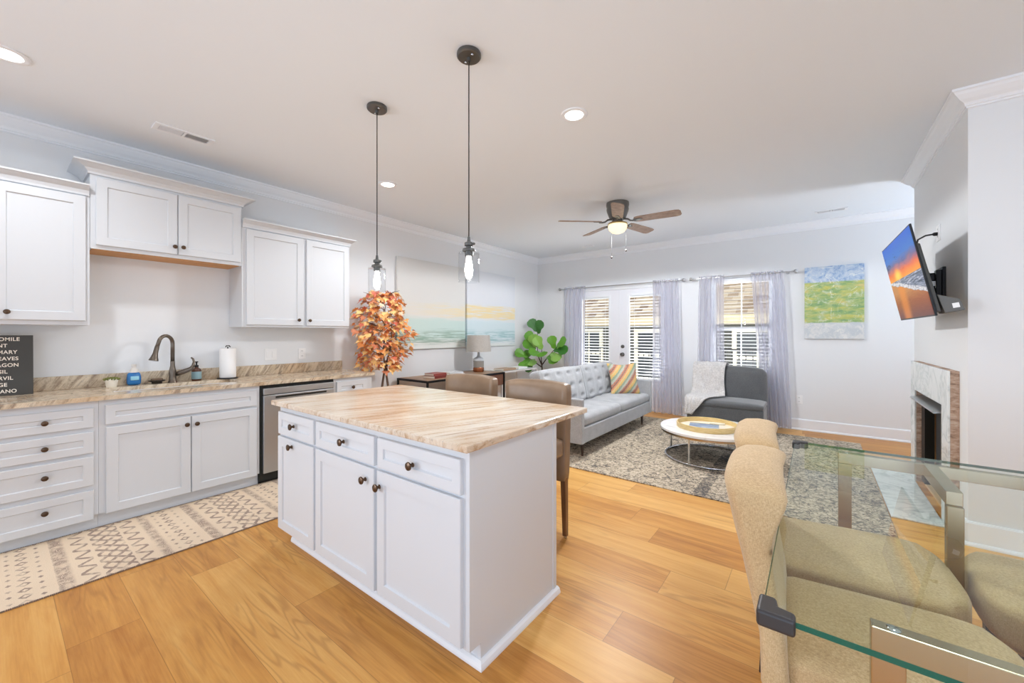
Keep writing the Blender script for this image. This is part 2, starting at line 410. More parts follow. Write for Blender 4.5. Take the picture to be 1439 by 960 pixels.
# ================================================================== the room
XL, YB, HC = -4.57, 6.86, 2.88
XC, YN, YF = 0.77, 3.77, 5.50           # chimney breast: face, near side, far side
bm = BM(); box(bm, XL - 0.2, 4.2, -3.2, YB + 0.2, -0.12, 0.0); struct('floor', bm, FLOOR)
bm = BM(); box(bm, XL - 0.2, 4.2, -3.2, YB + 0.2, HC, HC + 0.12); struct('ceiling', bm, CEIL)
bm = BM(); box(bm, XL - 0.15, XL, -3.2, YB + 0.15, 0, HC); struct('wall_left', bm, WALL)
DX0, DX1, DZ = -3.79, -1.83, 2.17       # french door opening
WX0, WX1, WZ0, WZ1 = -1.33, -0.47, 0.76, 2.19
bm = BM()
box(bm, XL, DX0, YB, YB + 0.15, 0, HC); box(bm, DX0, DX1, YB, YB + 0.15, DZ, HC)
box(bm, DX1, WX0, YB, YB + 0.15, 0, HC); box(bm, WX0, WX1, YB, YB + 0.15, 0, WZ0); box(bm, WX0, WX1, YB, YB + 0.15, WZ1, HC)
box(bm, WX1, 4.2, YB, YB + 0.15, 0, HC)
struct('wall_back', bm, WALL)
# chimney breast, with the fire opening left out
OY0, OY1, OZ1 = 4.13, 5.10, 0.83
bm = BM()
box(bm, XC, 4.2, YN, OY0, 0, HC); box(bm, XC, 4.2, OY1, YF, 0, HC); box(bm, XC, 4.2, OY0, OY1, OZ1, HC); box(bm, XC + 0.5, 4.2, OY0, OY1, 0, OZ1)
struct('wall_right', bm, WALL)

CROWN = [(0, HC), (0.085, HC), (0.085, HC - 0.014), (0.074, HC - 0.020), (0.066, HC - 0.034), (0.044, HC - 0.060), (0.024, HC - 0.076), (0.018, HC - 0.086), (0.018, HC - 0.094), (0.010, HC - 0.098), (0.010, HC - 0.108), (0, HC - 0.112)]
bm = BM(); sweep(bm, [(XC + 0.6, YB - 0.0), (XL, YB), (XL, -3.2)], CROWN)
struct('trim_1', bm, TRIM)
bm = BM(); sweep(bm, [(4.2, YN), (XC, YN), (XC, YF), (4.2, YF)], CROWN)
struct('trim_2', bm, TRIM)
BASEP = [(0, 0), (0.028, 0), (0.028, 0.010), (0.022, 0.020), (0.015, 0.024), (0.015, 0.140), (0.010, 0.150), (0, 0.152)]
bm = BM(); sweep(bm, [(XC + 0.5, YB), (DX1 + 0.09, YB)], BASEP); struct('baseboard_back', bm, TRIM)
bm = BM(); sweep(bm, [(DX0 - 0.09, YB), (XL, YB), (XL, 2.60)], BASEP); struct('baseboard_left', bm, TRIM)
bm = BM(); sweep(bm, [(4.2, YN), (XC, YN), (XC, YN + 0.05)], BASEP); struct('baseboard_right', bm, TRIM)

# ---- french doors
bm = BM()
box(bm, DX0, DX0 + 0.05, YB - 0.012, YB + 0.15, 0, DZ); box(bm, DX1 - 0.05, DX1, YB - 0.012, YB + 0.15, 0, DZ); box(bm, DX0 + 0.05, DX1 - 0.05, YB - 0.012, YB + 0.15, DZ - 0.03, DZ)
box(bm, DX0 - 0.08, DX0, YB - 0.018, YB, 0, DZ + 0.08); box(bm, DX1, DX1 + 0.08, YB - 0.018, YB, 0, DZ + 0.08); box(bm, DX0, DX1, YB - 0.018, YB, DZ, DZ + 0.08)
struct('trim_3', bm, TRIM, bevel=0.003)
def french(name, x0, x1, glass_x0, glass_x1, hardware):
    y0, y1 = YB + 0.004, YB + 0.048; z0, z1, gz0, gz1 = 0.012, DZ - 0.035, 0.555, 2.02
    bm = BM()
    box(bm, x0, glass_x0, y0, y1, z0, z1); box(bm, glass_x1, x1, y0, y1, z0, z1)
    box(bm, glass_x0, glass_x1, y0, y1, z0, gz0); box(bm, glass_x0, glass_x1, y0, y1, gz1, z1)
    d = struct(name, bm, DOORP)
    bm = BM()
    e = 0.03
    for a0, a1, b0, b1 in ((glass_x0 - e, glass_x0 + 0.008, gz0 - e, gz1 + e), (glass_x1 - 0.008, glass_x1 + e, gz0 - e, gz1 + e), (glass_x0 + 0.008, glass_x1 - 0.008, gz0 - e, gz0 + 0.008), (glass_x0 + 0.008, glass_x1 - 0.008, gz1 - 0.008, gz1 + e)):
        box(bm, a0, a1, y0 - 0.012, y0, b0, b1)
    obj('glazing_bead', bm, TRIM, d, bevel=0.004)
    bm = BM(); box(bm, glass_x0, glass_x1, y0 + 0.010, y0 + 0.013, gz0, gz1); obj('pane', bm, PANE, d)
    if hardware:
        bm = BM(); lathe(bm, [(0.032, 0), (0.032, 0.010), (0.024, 0.016), (0.02, 0.016), (0.018, 0.03), (0.0, 0.031)], (-2.745, y0, 1.114), (0, -1, 0)); obj('deadbolt', bm, PEWTER, d, smooth=True, angle=40)
        bm = BM(); lathe(bm, [(0.034, 0), (0.034, 0.008), (0.014, 0.014), (0.013, 0.035), (0.026, 0.042), (0.031, 0.056), (0.026, 0.068), (0.0, 0.072)], (-2.745, y0, 0.974), (0, -1, 0)); obj('door_knob', bm, PEWTER, d, smooth=True, angle=50)
        bm = BM(); box(bm, x0 - 0.012, x0 + 0.012, y0 - 0.008, y0, z0, z1); obj('astragal', bm, DOORP, d, bevel=0.003)
    bm = BM()
    n = 27; sl = (gz1 - 0.05 - gz0) / n
    for i in range(n):
        z = gz0 + 0.02 + sl * i
        hexa(bm, [(glass_x0 + 0.012, y0 + 0.017, z - 0.008), (glass_x1 - 0.012, y0 + 0.017, z - 0.008), (glass_x1 - 0.012, y0 + 0.037, z + 0.006), (glass_x0 + 0.012, y0 + 0.037, z + 0.006),
                  (glass_x0 + 0.012, y0 + 0.017, z - 0.0065), (glass_x1 - 0.012, y0 + 0.017, z - 0.0065), (glass_x1 - 0.012, y0 + 0.037, z + 0.0075), (glass_x0 + 0.012, y0 + 0.037, z + 0.0075)])
    b = obj('blind_slats', bm, WHITEP, d)
    bm = BM(); box(bm, glass_x0 + 0.008, glass_x1 - 0.008, y0 + 0.016, y0 + 0.042, gz1 - 0.03, gz1)
    for q in (0.16, 0.84): xx = glass_x0 + (glass_x1 - glass_x0) * q; box(bm, xx - 0.0015, xx + 0.0015, y0 + 0.026, y0 + 0.028, gz0 + 0.01, gz1 - 0.03)
    obj('blind_rail', bm, WHITEP, d)
    return d
XM = -2.812
french('door_1', DX0 + 0.052, XM - 0.002, -3.56, -3.00, False)
french('door_2', XM + 0.002, DX1 - 0.052, -2.63, -2.07, True)

# ---- window
bm = BM()
box(bm, WX0, WX0 + 0.03, YB, YB + 0.13, WZ0, WZ1); box(bm, WX1 - 0.03, WX1, YB, YB + 0.13, WZ0, WZ1); box(bm, WX0 + 0.03, WX1 - 0.03, YB, YB + 0.13, WZ1 - 0.03, WZ1); box(bm, WX0 + 0.03, WX1 - 0.03, YB - 0.03, YB + 0.13, WZ0, WZ0 + 0.03)
wn = struct('window_1', bm, TRIM)
bm = BM(); xa, xb = WX0 + 0.03, WX1 - 0.03; zm = 1.418
for z0, z1, yy in ((WZ0 + 0.03, zm + 0.02, YB + 0.05), (zm - 0.02, WZ1 - 0.03, YB + 0.085)):
    box(bm, xa, xa + 0.045, yy, yy + 0.032, z0, z1); box(bm, xb - 0.045, xb, yy, yy + 0.032, z0, z1)
    box(bm, xa + 0.045, xb - 0.045, yy, yy + 0.032, z0, z0 + 0.04); box(bm, xa + 0.045, xb - 0.045, yy, yy + 0.032, z1 - 0.04, z1)
    box(bm, -0.908, -0.892, yy + 0.008, yy + 0.026, z0 + 0.04, z1 - 0.04)
obj('sash', bm, TRIM, wn)
for z0, z1, yy in ((WZ0 + 0.07, zm - 0.02, YB + 0.066), (zm + 0.02, WZ1 - 0.07, YB + 0.101)):
    bm = BM(); box(bm, xa + 0.045, xb - 0.045, yy, yy + 0.003, z0, z1); obj('pane', bm, PANE, wn)
bm = BM(); n = 25
for i in range(n):
    z = WZ0 + 0.06 + (WZ1 - WZ0 - 0.13) / n * i
    hexa(bm, [(xa + 0.006, YB + 0.004, z - 0.004), (xb - 0.006, YB + 0.004, z - 0.004), (xb - 0.006, YB + 0.046, z + 0.004), (xa + 0.006, YB + 0.046, z + 0.004),
              (xa + 0.006, YB + 0.004, z - 0.0025), (xb - 0.006, YB + 0.004, z - 0.0025), (xb - 0.006, YB + 0.046, z + 0.0055), (xa + 0.006, YB + 0.046, z + 0.0055)])
bl = obj('window_blind', bm, WHITEP, origin=(-0.9, YB + 0.025, WZ0 + 0.05)); tag(bl, 'white horizontal slat blind hanging in the window behind the charcoal chair', 'blind')
bm = BM(); box(bm, xa + 0.004, xb - 0.004, YB + 0.002, YB + 0.048, WZ1 - 0.075, WZ1 - 0.03)
for xx in (xa + 0.14, xb - 0.14): box(bm, xx - 0.0015, xx + 0.0015, YB + 0.024, YB + 0.026, WZ0 + 0.05, WZ1 - 0.07)
obj('headrail', bm, WHITEP, bl)

# ---- what stands outside: neighbour house, balcony railing
SID = Mat('dark_siding', rough=0.8); xx, yy, zz = SID.xyz(SID.coord()); f = (zz / 0.16).fract(); SID.color(SID.mix(f.ss(0.86, 0.98), rgb(80, 80, 74), rgb(40, 40, 36)))
SHG = Mat('tan_shingles', rough=0.9); xx, yy, zz = SHG.xyz(SHG.coord()); r = (zz / 0.115); h_ = SHG.white(SHG.vec(r.floor(), ((xx + r.floor() * 0.37) / 0.24).floor(), 0.0)); h2 = SHG.noise(SHG.vec(xx * 2.0, zz * 9.0, 0.0), 3, 4)
cc = SHG.ramp(h_ * 0.5 + h2 * 0.5, [(0.3, rgb(140, 118, 98)), (0.5, rgb(186, 166, 142)), (0.7, rgb(212, 196, 172))]); SHG.color(SHG.mix(r.fract().gt(0.86) * 0.6, cc, rgb(96, 80, 66)))
EXTW = Mat('exterior_white', rgb(214, 208, 188), 0.6); FASC = Mat('tan_fascia', rgb(176, 162, 134), 0.7)
nh = thing('neighbor_house', 'dark sided house with tan shingle roof seen through the back doors and window', 'house', (-3.0, 11.0, -3.0))
bm = BM(); box(bm, -16, 8, 11.0, 16, -3.0, 1.62); obj('siding_wall', bm, SID, nh)
bm = BM(); hexa(bm, [(-16.3, 10.55, 1.68), (8.3, 10.55, 1.68), (8.3, 16.0, 5.2), (-16.3, 16.0, 5.2), (-16.3, 10.55, 1.78), (8.3, 10.55, 1.78), (8.3, 16.0, 5.3), (-16.3, 16.0, 5.3)]); obj('roof', bm, SHG, nh)
bm = BM(); box(bm, -16.3, 8.3, 10.48, 10.56, 1.57, 1.80); box(bm, -16.3, 8.3, 10.56, 11.0, 1.57, 1.62); obj('gutter', bm, FASC, nh, bevel=0.01)
HGL = Mat('dark_house_glass', rgb(58, 62, 64), 0.08); 
def hwin(x0, x1, z0, z1, red):
    bm = BM(); e = 0.10
    box(bm, x0, x0 + e, 10.94, 11.0, z0, z1); box(bm, x1 - e, x1, 10.94, 11.0, z0, z1); box(bm, x0 + e, x1 - e, 10.94, 11.0, z0, z0 + e); box(bm, x0 + e, x1 - e, 10.94, 11.0, z1 - e, z1)
    zm_ = (z0 + z1) / 2; box(bm, x0 + e, x1 - e, 10.95, 11.0, zm_ - 0.04, zm_ + 0.04)
    xm_ = (x0 + x1) / 2; box(bm, xm_ - 0.02, xm_ + 0.02, 10.96, 11.0, z0 + e, z1 - e)
    f_ = obj('house_window', bm, EXTW, nh)
    bm = BM(); box(bm, x0 + e, x1 - e, 10.985, 10.995, z0 + e, z1 - e); obj('window_glass', bm, HGL, f_)
hwin(-5.9, -5.0, 0.05, 1.50, 0); hwin(-4.05, -2.95, 0.05, 1.48, 1); hwin(-1.62, -0.55, 0.05, 1.48, 0); hwin(1.6, 2.6, 0.05, 1.48, 0)
bm = BM(); box(bm, -16, 8, 10.95, 11.0, -0.35, -0.18); obj('trim_band', bm, EXTW, nh)
rl = thing('balcony_railing', 'black metal balcony railing with thin balusters outside the back doors', 'railing', (-2.0, 8.35, -0.05))
bm = BM(); box(bm, -4.8, 1.4, 8.33, 8.37, 1.02, 1.06); box(bm, -4.8, 1.4, 8.335, 8.365, 0.06, 0.09); obj('rail', bm, BLACK, rl)
bm = BM()
for i in range(56):
    xx_ = -4.75 + i * 0.11; box(bm, xx_ - 0.008, xx_ + 0.008, 8.342, 8.358, 0.09, 1.02)
obj('balusters', bm, BLACK, rl, kind='stuff')
bm = BM()
for xx_ in (-4.8, -2.7, -0.75, 1.4): box(bm, xx_ - 0.03, xx_ + 0.03, 8.32, 8.38, -0.05, 1.08)
obj('posts', bm, BLACK, rl, kind='stuff')
bm = BM(); box(bm, -5.0, 1.6, YB + 0.2, 8.45, -0.14, -0.05); struct('floor_outside', bm, Mat('deck_boards', rgb(150, 140, 126), 0.8))

# ---- fireplace
FRX = 0.715
fp = thing('fireplace', 'marble framed fireplace with dark firebox in the white chimney breast', 'fireplace', (XC, 4.6, 0))
def quadring(bm, y0, y1, z1, oy0, oy1, oz1, x0, x1):
    box(bm, x0, x1, y0, oy0, 0, z1); box(bm, x0, x1, oy1, y1, 0, z1); box(bm, x0, x1, oy0, oy1, oz1, z1)
bm = BM(); quadring(bm, 3.955, 5.275, 1.085, OY0, OY1, OZ1, FRX, FRX + 0.012); obj('marble_surround', bm, MARBLE, fp, bevel=0.002)
bm = BM(); quadring(bm, 3.955, 5.275, 1.085, OY0, OY1, OZ1, FRX + 0.012, XC); obj('stone_backing', bm, MEDGE, fp, label='rough brown stone edge')
bm = BM(); box(bm, XC + 0.02, XC + 0.5, OY1 - 0.05, OY1, 0.02, OZ1); box(bm, XC + 0.02, XC + 0.5, OY0, OY0 + 0.03, 0.02, OZ1); box(bm, XC + 0.46, XC + 0.5, OY0 + 0.03, OY1 - 0.05, 0.02, OZ1); box(bm, XC, XC + 0.5, OY0, OY1, 0.0, 0.02)
obj('firebox', bm, Mat('firebox_panel', rgb(214, 184, 142), 0.5), fp)
bm = BM(); box(bm, XC - 0.01, XC + 0.05, OY1 - 0.13, OY1 - 0.002, 0.02, OZ1 - 0.06); obj('firebox_frame', bm, Mat('firebox_black', rgb(30, 31, 30), 0.35, 0.5), fp, label='black metal side frame')
bm = BM(); box(bm, XC + 0.06, XC + 0.12, OY1 - 0.28, OY1 - 0.13, 0.02, OZ1 - 0.06); obj('screen_panel', bm, Mat('firebox_grey', rgb(120, 120, 120), 0.3, 0.7), fp, label='grey metal folded screen')
bm = BM(); hexa(bm, [(FRX - 0.03, OY0 + 0.05, 0.755), (XC + 0.2, OY0 + 0.05, 0.80), (XC + 0.2, OY1 - 0.002, 0.80), (FRX - 0.03, OY1 - 0.002, 0.755), (FRX - 0.03, OY0 + 0.05, 0.768), (XC + 0.2, OY0 + 0.05, 0.828), (XC + 0.2, OY1 - 0.002, 0.828), (FRX - 0.03, OY1 - 0.002, 0.768)])
obj('hood', bm, STEEL, fp, label='slanted metal hood')
bm = BM()
for k_ in range(4): tube(bm, [(XC + 0.22 + 0.05 * (k_ % 2), 4.25 + 0.06 * k_, 0.06 + 0.05 * (k_ // 2)), (XC + 0.30, 4.42 + 0.07 * k_, 0.07 + 0.05 * (k_ // 2))], 0.035, 9)
obj('gas_logs', bm, Mat('log_orange', rgb(190, 112, 78), 0.8), fp, smooth=True)
bm = BM(); box(bm, 0.437, FRX, 3.985, 5.40, 0.0, 0.012); obj('hearth', bm, MARBLE, fp, bevel=0.003, label='flat marble hearth slab on the floor')

# ---- ceiling: recessed lights, vents, pendants, fan
def downlight(x, y, label):
    t = thing('recessed_light', label, 'ceiling light', (x, y, HC), 'recessed ceiling lights')
    bm = BM(); lathe(bm, [(0.062, 0), (0.092, 0), (0.092, -0.006), (0.082, -0.010), (0.066, -0.008), (0.062, -0.003)], (x, y, HC)); obj('trim_ring', bm, TRIM, t, smooth=True, angle=35)
    bm = BM(); lathe(bm, [(0.0, -0.001), (0.064, -0.001), (0.064, -0.005), (0.0, -0.006)], (x, y, HC)); obj('lens', bm, LENS, t)
    l = bpy.data.lights.new('downlight', 'AREA'); l.shape = 'DISK'; l.size = 0.12; l.energy = DOWNLIGHT; l.color = (0.92, 0.96, 1.0); l.spread = math.radians(160)
    lo = bpy.data.objects.new('lamp_light', l); COL.objects.link(lo); lo.parent = t; lo.location = (0, 0, -0.02)
downlight(-1.349, 2.488, 'round recessed ceiling light between the island pendants and the fan')
downlight(-3.503, 2.481, 'round recessed ceiling light nearest the left wall, seen behind the smaller pendant cord')
downlight(-3.539, 0.049, 'round recessed ceiling light cut by the left edge above the sink cabinets')
def vent(x, y, L, W, ang, label):
    t = thing('ceiling_vent', label, 'vent', (x, y, HC))
    bm = BM(); box(bm, -L / 2, L / 2, -W / 2, -W / 2 + 0.022, -0.008, 0); box(bm, -L / 2, L / 2, W / 2 - 0.022, W / 2, -0.008, 0); box(bm, -L / 2, -L / 2 + 0.03, -W / 2 + 0.022, W / 2 - 0.022, -0.008, 0); box(bm, L / 2 - 0.03, L / 2, -W / 2 + 0.022, W / 2 - 0.022, -0.008, 0); box(bm, -0.008, 0.008, -W / 2 + 0.022, W / 2 - 0.022, -0.008, 0)
    n = 20
    for i in range(n):
        for s_ in (-1, 1):
            xx_ = s_ * (0.012 + (L / 2 - 0.045) / n * (i + 0.5))
            hexa(bm, [(xx_ - 0.001 - s_ * 0.002, -W / 2 + 0.022, -0.007), (xx_ + 0.001 - s_ * 0.002, -W / 2 + 0.022, -0.007), (xx_ + 0.001 - s_ * 0.002, W / 2 - 0.022, -0.007), (xx_ - 0.001 - s_ * 0.002, W / 2 - 0.022, -0.007),
                      (xx_ - 0.001 + s_ * 0.003, -W / 2 + 0.022, -0.001), (xx_ + 0.001 + s_ * 0.003, -W / 2 + 0.022, -0.001), (xx_ + 0.001 + s_ * 0.003, W / 2 - 0.022, -0.001), (xx_ - 0.001 + s_ * 0.003, W / 2 - 0.022, -0.001)])
    M_ = Matrix.Translation((x, y, HC)) @ Matrix.Rotation(ang, 4, 'Z'); bmesh.ops.transform(bm, matrix=M_, verts=bm.verts); obj('louvre_grille', bm, TRIM, t)
    bm = BM(); box(bm, -L / 2 + 0.03, L / 2 - 0.03, -W / 2 + 0.022, W / 2 - 0.022, -0.001, -0.0002); bmesh.ops.transform(bm, matrix=M_, verts=bm.verts); obj('duct_opening', bm, DARK, t)
vent(-3.87, 0.905, 0.36, 0.135, PI / 2, 'white louvred air vent in the ceiling above the left wall cabinets')
vent(0.152, 6.353, 0.32, 0.12, 0, 'white louvred ceiling vent near the back wall above the green painting')
vent(-3.18, 6.376, 0.20, 0.07, 0, 'small ceiling vent near the back wall above the french doors')

def pendant(x, y, label):
    t = thing('pendant_light', label, 'pendant lamp', (x, y, HC), 'pendant lights over the island')
    bm = BM(); lathe(bm, [(0.0, 0), (0.064, 0), (0.066, -0.004), (0.066, -0.020), (0.060, -0.026), (0.012, -0.027), (0.010, -0.045), (0.0, -0.046)], (x, y, HC)); cp = obj('canopy', bm, PEWTER, t, smooth=True, angle=35)
    for s_ in (-1, 1):
        bm = BM(); lathe(bm, [(0.006, -0.024), (0.007, -0.030), (0.0, -0.033)], (x + s_ * 0.036, y - s_ * 0.012, HC), n=10); obj('screw', bm, CHROME, cp, smooth=True)
    bm = BM(); tube(bm, [(x, y, HC - 0.04), (x, y, 1.868)], 0.0032, 8); obj('cord', bm, BLACK, t, smooth=True)
    bm = BM(); lathe(bm, [(0.0, 1.872), (0.007, 1.870), (0.010, 1.845), (0.024, 1.838), (0.024, 1.822), (0.015, 1.818), (0.015, 1.812), (0.034, 1.804), (0.036, 1.796), (0.036, 1.791), (0.022, 1.789), (0.022, 1.764), (0.0, 1.763)], (x, y, 0)); so = obj('socket', bm, PEWTER, t, smooth=True, angle=40)
    bm = BM(); lathe(bm, [(0.006, 0), (0.008, 0.008), (0.005, 0.016), (0.0, 0.018)], (x + 0.022, y + 0.004, 1.830), (1, 0.2, 0), 10); obj('switch_key', bm, PEWTER, so, smooth=True)
    bm = BM(); lathe(bm, [(0.030, 1.789), (0.056, 1.786), (0.058, 1.780), (0.058, 1.622), (0.056, 1.621), (0.056, 1.778), (0.030, 1.783)], (x, y, 0), n=40); obj('glass_shade', bm, JAR, t, smooth=True, angle=40)
    bm = BM(); lathe(bm, [(0.012, 1.764), (0.014, 1.745), (0.020, 1.715), (0.023, 1.690), (0.020, 1.662), (0.012, 1.645), (0.0, 1.641)], (x, y, 0)); obj('bulb', bm, BULBM, t, smooth=True)
    l = bpy.data.lights.new('bulb_light', 'POINT'); l.energy = BULB; l.shadow_soft_size = 0.03; l.color = (1.0, 0.95, 0.88)
    lo = bpy.data.objects.new('lamp_light', l); COL.objects.link(lo); lo.parent = t; lo.location = (0, 0, 1.60 - HC)
pendant(-1.515, 1.594, 'clear glass pendant light over the near right part of the island')
pendant(-2.366, 1.590, 'clear glass pendant light over the island in front of the orange tree')

FX, FY, FB = -1.855, 4.48, 2.657
BLADE = Mat('fan_blade_wood', rough=0.5); c = BLADE.map(BLADE.coord(), scale=(6, 6, 6)); BLADE.color(BLADE.ramp(BLADE.noise(c, 3, 3), [(0.3, rgb(132, 108, 92)), (0.7, rgb(168, 142, 122))]))
FANM = Mat('fan_motor_metal', rgb(108, 106, 102), 0.35, 0.6)
t = thing('ceiling_fan', 'five bladed ceiling fan with lit bowl and two pull chains', 'ceiling fan', (FX, FY, HC))
bm = BM(); lathe(bm, [(0.0, HC), (0.130, HC), (0.132, HC - 0.03), (0.124, HC - 0.06), (0.128, HC - 0.075), (0.124, HC - 0.10), (0.098, HC - 0.17), (0.085, HC - 0.19), (0.0, HC - 0.192)], (FX, FY, 0), n=40); obj('motor_housing', bm, FANM, t, smooth=True, angle=35)
bm = BM(); lathe(bm, [(0.0, HC - 0.19), (0.055, HC - 0.192), (0.058, HC - 0.225), (0.06, HC - 0.24), (0.0, HC - 0.241)], (FX, FY, 0)); obj('switch_housing', bm, FANM, t, smooth=True, angle=40)
bm = BM(); lathe(bm, [(0.0, HC - 0.236), (0.105, HC - 0.238), (0.113, HC - 0.245), (0.113, HC - 0.256), (0.0, HC - 0.257)], (FX, FY, 0), n=40); obj('light_fitter', bm, Mat('antique_brass', rgb(176, 150, 96), 0.35, 0.7), t, smooth=True, angle=40)
bm = BM(); lathe(bm, [(0.105, HC - 0.256), (0.110, HC - 0.275), (0.100, HC - 0.315), (0.070, HC - 0.345), (0.03, HC - 0.360), (0.0, HC - 0.362)], (FX, FY, 0), n=40); obj('glass_bowl', bm, BOWL, t, smooth=True)
for k in range(5):
    a = math.radians(220.5 + 72 * k)
    R_ = Matrix.Translation((FX, FY, FB)) @ Matrix.Rotation(a, 4, 'Z') @ Matrix.Rotation(math.radians(-13), 4, 'X')
    pts = [(0.20, -0.050), (0.24, -0.062), (0.64, -0.070), (0.685, -0.060), (0.70, -0.035), (0.70, 0.035), (0.685, 0.060), (0.64, 0.070), (0.24, 0.062), (0.20, 0.050)]
    bm = BM(); prism(bm, pts, 'z', -0.004, 0.004); bmesh.ops.transform(bm, matrix=R_, verts=bm.verts); b = obj('fan_blade', bm, BLADE, t, bevel=0.002)
    bm = BM(); tube(bm, [(0.07, 0, 0.03), (0.12, 0, 0.02), (0.15, 0, -0.004), (0.18, 0, -0.010), (0.22, 0, -0.009)], 0.010, 8)
    prism(bm, [(0.19, -0.035), (0.27, -0.02), (0.285, 0), (0.27, 0.02), (0.19, 0.035)], 'z', -0.010, -0.0045)
    bmesh.ops.transform(bm, matrix=R_, verts=bm.verts); obj('blade_iron', bm, FANM, b, smooth=True, angle=40)
for dx, dy, zz_ in ((-0.035, 0.0, 2.235), (0.045, 0.02, 2.30)):
    bm = BM(); tube(bm, [(FX + dx * 2.1, FY + dy, HC - 0.25), (FX + dx * 2.1, FY + dy, zz_ + 0.02)], 0.0014, 6); ch = obj('pull_chain', bm, BLACK, t)
    bm = BM(); lathe(bm, [(0.003, 0.03), (0.009, 0.018), (0.010, 0.006), (0.006, 0), (0, 0)], (FX + dx * 2.1, FY + dy, zz_), n=10); obj('chain_pull', bm, DLEG, ch, smooth=True)
l = bpy.data.lights.new('fan_light', 'SPOT'); l.spot_size = math.radians(178); l.spot_blend = 0.12; l.energy = 175.0; l.shadow_soft_size = 0.10; l.color = (0.95, 0.97, 1.0)
lo = bpy.data.objects.new('lamp_light', l); COL.objects.link(lo); lo.parent = t; lo.location = (0, 0, -0.40)

# ================================================================== kitchen along the left wall
UX, UY, UZ = (1, 0, 0), (0, 1, 0), (0, 0, 1)
FXF = -3.905                              # face frame plane; doors stand 20 mm proud of it
def knob(o, n, parent, s=1.0):
    bm = BM(); lathe(bm, [(0.009 * s, 0), (0.009 * s, 0.002), (0.006 * s, 0.006), (0.006 * s, 0.014), (0.012 * s, 0.018), (0.0165 * s, 0.023), (0.0155 * s, 0.028), (0.008 * s, 0.031), (0.0, 0.0315)], o, n, 16)
    return obj('knob', bm, BRONZE, parent, smooth=True, angle=50)
def wall_front(name, parent, x, y0, y1, z0, z1, kn=None, fr=0.058, label=None):
    bm = BM(); shaker(bm, (x, y0, z0), UY, UZ, UX, y1 - y0, z1 - z0, fr)
    d = obj(name, bm, CAB, parent, label=label)
    for ky, kz in ([kn] if kn else []): knob((x + 0.020, ky, kz), UX, d)
    return d
def base_unit(name, label, y0, y1):
    t = thing(name, label, 'kitchen cabinet', (-4.25, (y0 + y1) / 2, 0), 'white base cabinets along the left wall')
    bm = BM(); box(bm, XL + 0.006, FXF, y0, y1, 0.105, 0.884); obj('carcass', bm, CAB, t)
    bm = BM(); box(bm, XL + 0.006, -3.940, y0, y1, 0.0, 0.105); obj('toe_kick', bm, CAB, t)
    return t
t = base_unit('drawer_cabinet', 'white base cabinet with a stack of four drawers at the left end of the counter', -0.06, 0.447)
for z0, z1, kz in ((0.706, 0.838, 0.771), (0.533, 0.676, 0.607), (0.314, 0.509, 0.424), (0.082, 0.281, 0.201)):
    wall_front('drawer', t, FXF, -0.025, 0.423, z0 + 0.0, z1, (0.206, kz), 0.048)
t = base_unit('sink_cabinet', 'white sink base cabinet with a false drawer front over two doors', 0.448, 1.438)
wall_front('drawer_front', t, FXF, 0.478, 1.412, 0.712, 0.846, None, 0.048)
wall_front('door', t, FXF, 0.482, 0.950, 0.098, 0.692, (0.922, 0.634)); wall_front('door', t, FXF, 0.956, 1.414, 0.098, 0.692, (0.985, 0.632))
t = base_unit('narrow_base_cabinet', 'white base cabinet right of the dishwasher at the counter end', 2.118, 2.555)
wall_front('drawer', t, FXF, 2.145, 2.488, 0.712, 0.846, (2.315, 0.779), 0.048); wall_front('door', t, FXF, 2.145, 2.488, 0.098, 0.692, (2.19, 0.63))

t = thing('dishwasher', 'stainless steel dishwasher under the counter between the white cabinets', 'dishwasher', (-4.25, 1.78, 0))
bm = BM(); box(bm, XL + 0.02, FXF - 0.002, 1.440, 2.116, 0.03, 0.882); obj('tub', bm, DARK, t)
bm = BM(); box(bm, FXF - 0.002, -3.876, 1.462, 2.110, 0.10, 0.790); obj('door_panel', bm, STEEL, t, bevel=0.004)
bm = BM(); box(bm, FXF - 0.002, -3.878, 1.462, 2.110, 0.796, 0.852); obj('control_panel', bm, STEEL, t, bevel=0.004)
bm = BM(); box(bm, -3.8765, -3.8745, 1.56, 2.03, 0.758, 0.782); obj('handle_recess', bm, DARK, t)
bm = BM(); box(bm, -3.8745, -3.866, 1.555, 2.035, 0.776, 0.786); obj('handle_lip', bm, STEEL, t, bevel=0.002)
bm = BM(); box(bm, XL + 0.02, -3.940, 1.440, 2.116, 0.0, 0.098); obj('kick_plate', bm, DARK, t)

# countertop with sink cut-out and backsplash
SX0, SX1, SY0, SY1 = -4.40, -4.065, 0.545, 1.365
t = thing('countertop', 'speckled granite kitchen worktop with backsplash along the left wall', 'countertop', (-4.2, 1.2, 0.884))
bm = BM(); y0, y1, xf = -0.06, 2.575, -3.87
box(bm, XL, SX0, y0, y1, 0.884, 0.914); box(bm, SX1, xf, y0, y1, 0.884, 0.914); box(bm, SX0, SX1, y0, SY0, 0.884, 0.914); box(bm, SX0, SX1, SY1, y1, 0.884, 0.914)
obj('slab', bm, GRAN_W, t)
bm = BM(); box(bm, XL, XL + 0.022, y0, y1, 0.914, 1.016); obj('backsplash', bm, GRAN_W, t, bevel=0.002)
t = thing('kitchen_sink', 'undermount steel sink set in the granite worktop below the tap', 'sink', (-4.23, 0.955, 0.70))
bm = BM(); e = 0.012
a0, a1, b0, b1 = SX0 - 0.008, SX1 + 0.008, SY0 - 0.008, SY1 + 0.008
